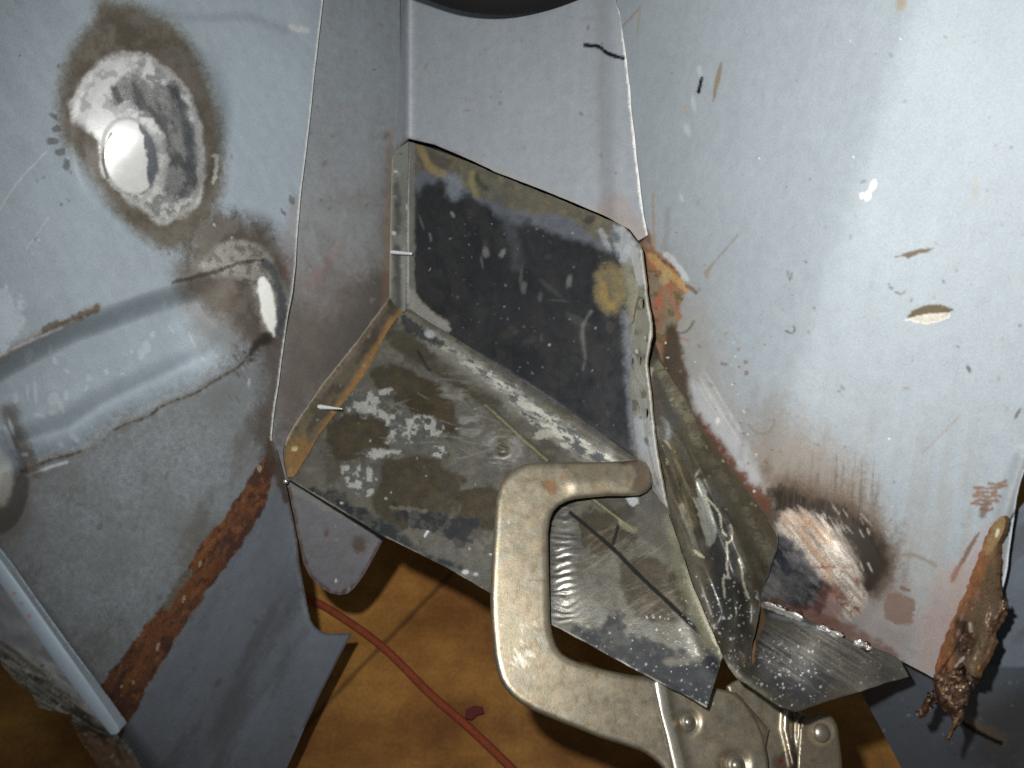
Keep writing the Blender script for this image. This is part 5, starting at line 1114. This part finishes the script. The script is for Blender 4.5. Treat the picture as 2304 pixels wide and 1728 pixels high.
def ts_paint(c):
    x, y = c.x, c.y
    t = sstep(1180, 1400, y)
    c.put(sstep(.42, .62, c.n(40, 4, 3, 112, 4)), S(146, 92, 52), a=.6); c.put(sstep(.5, .66, c.n(22, 4, 4, 112, 3)), S(98, 72, 54), a=.7)
    c.put(c.poly([(2240, 1170), (2262, 1160), (2258, 1220), (2225, 1250), (2215, 1235)], 7, 6, 12), S(134, 112, 78), a=.9); c.put(c.line([(2242, 1206), (2246, 1192)], 3, 2), S(226, 226, 196), a=.8)
    c.put(c.poly([(2238, 1230), (2256, 1230), (2260, 1380), (2240, 1440), (2200, 1520), (2140, 1530), (2150, 1440), (2200, 1330)], 12, 12, 20), S(98, 84, 66), m=.35, r=.4, a=.92)
    c.put(c.poly([(2150, 1400), (2175, 1400), (2195, 1450), (2170, 1480), (2150, 1450)], 8, 8, 14), S(58, 46, 38), m=.4, a=.85)
    c.put(c.line([(2172, 1400), (2160, 1440), (2130, 1490), (2110, 1520)], 2.4, 1.8, 2, 10), S(40, 28, 22), a=.9)
    for pl in [[(2165, 1432), (2172, 1450), (2178, 1462)], [(2182, 1404), (2184, 1420)], [(2150, 1500), (2168, 1480)]]: c.put(c.line(pl, 3, 2, 2, 6), S(226, 216, 200), m=.7, r=.3)
    c.specks((2090, 1180, 2280, 1540), 90, 1, 4, [S(80, 56, 40), S(206, 140, 80), S(60, 44, 34)], 6, .3, .85, 2, ang=112)
ts_D = tps([(2256, 1164, RD(2256, 1164, .0022)), (2225, 1240, RD(2225, 1240, .0022)), (2170, 1380, RD(2170, 1380, .003)), (2105, 1518, RD(2105, 1518, .003)), (2240, 1370, RD(2240, 1370, .008)), (2200, 1470, RD(2200, 1470, .012)), (2150, 1520, RD(2150, 1520, .010))])
sheet('rusty_strip', ts, [(2247, 1164), (2258, 1160), (2264, 1172), (2256, 1196), (2244, 1222), (2243, 1260), (2242, 1310), (2247, 1345), (2256, 1380), (2246, 1400), (2232, 1420), (2236, 1444), (2226, 1470), (2204, 1500), (2196, 1524), (2176, 1512), (2164, 1490), (2150, 1500), (2138, 1514), (2118, 1524), (2100, 1522), (2104, 1500), (2116, 1460), (2136, 1410), (2156, 1365), (2172, 1320), (2190, 1280), (2208, 1236), (2216, 1210), (2226, 1190)],
      ts_D, ts_paint, 3, base=S(124, 82, 54), r=.6, g=1.1, jag=(3.5, 12), thick=.0014, relief=lambda x, y: .005 * (fbm(x, y, 26, 3, 31, 112, 2) - .45) * sstep(1200, 1380, y), rim=(S(110, 84, 60), .5, .4))
def burr_D(z):
    return lambda x, y: right_depth(x, y) - .005 - (.3 - z) * .5
knob('torn_lump', ts, [(2100, 1520), (2122, 1514), (2150, 1502), (2170, 1518), (2184, 1540), (2178, 1580), (2166, 1600), (2150, 1612), (2128, 1600), (2108, 1580), (2102, 1550)], burr_D(.3), .006, S(96, 76, 62), 51)
knob('burr', ts, [(2096, 1558), (2104, 1566), (2102, 1580), (2092, 1596), (2082, 1612), (2068, 1616), (2062, 1604), (2072, 1590), (2082, 1570)], burr_D(.298), .004, S(120, 92, 74), 54)
knob('burr', ts, [(2150, 1590), (2168, 1590), (2172, 1606), (2164, 1626), (2152, 1640), (2136, 1664), (2128, 1668), (2140, 1634), (2142, 1610)], burr_D(.297), .004, S(124, 98, 76), 57)
knob('burr', ts, [(2176, 1500), (2200, 1494), (2206, 1516), (2200, 1540), (2184, 1536), (2172, 1524)], burr_D(.296), .005, S(150, 126, 112), 60)
knob('burr', ts, [(2228, 1390), (2246, 1372), (2256, 1350), (2262, 1360), (2250, 1392), (2238, 1418), (2226, 1440), (2222, 1420)], burr_D(.288), .004, S(110, 90, 74), 63)
knob('burr', ts, [(2160, 1440), (2168, 1424), (2180, 1432), (2186, 1452), (2176, 1470), (2162, 1464)], burr_D(.292), .004, S(70, 56, 50), 66)

# ================================================================== black rubber part hanging in from the top, and an added dark backing sheet behind the gap
pts = []
rub = []
for a, b in catmull([(880, -95), (960, -62), (1040, -34), (1125, -24), (1210, -34), (1290, -56), (1400, -95)], 6, False):
    pts.append(P(a, b, .405)); rub.append(.0118)
tag(tube('rubber_hose', None, pts, rub, S(18, 15, 15), 0, .9, .5, seg=24), 'black rubber hose bowing into the top of the view', 'hose')
def backing_paint(c): c.put(c.n(80, 3, 3), S(30, 28, 28), a=.5)
tag(sheet('dark_backing', None, [(500, -300), (1600, -300), (1620, 900), (1600, 1080), (1000, 800), (820, 700), (560, 900)], lambda x, y: back_D0(x, y) + .03, backing_paint, 24, base=S(40, 38, 38), r=.7, g=.4),
    'added dark backing sheet that keeps the narrow gap above the patch dark', 'panel')
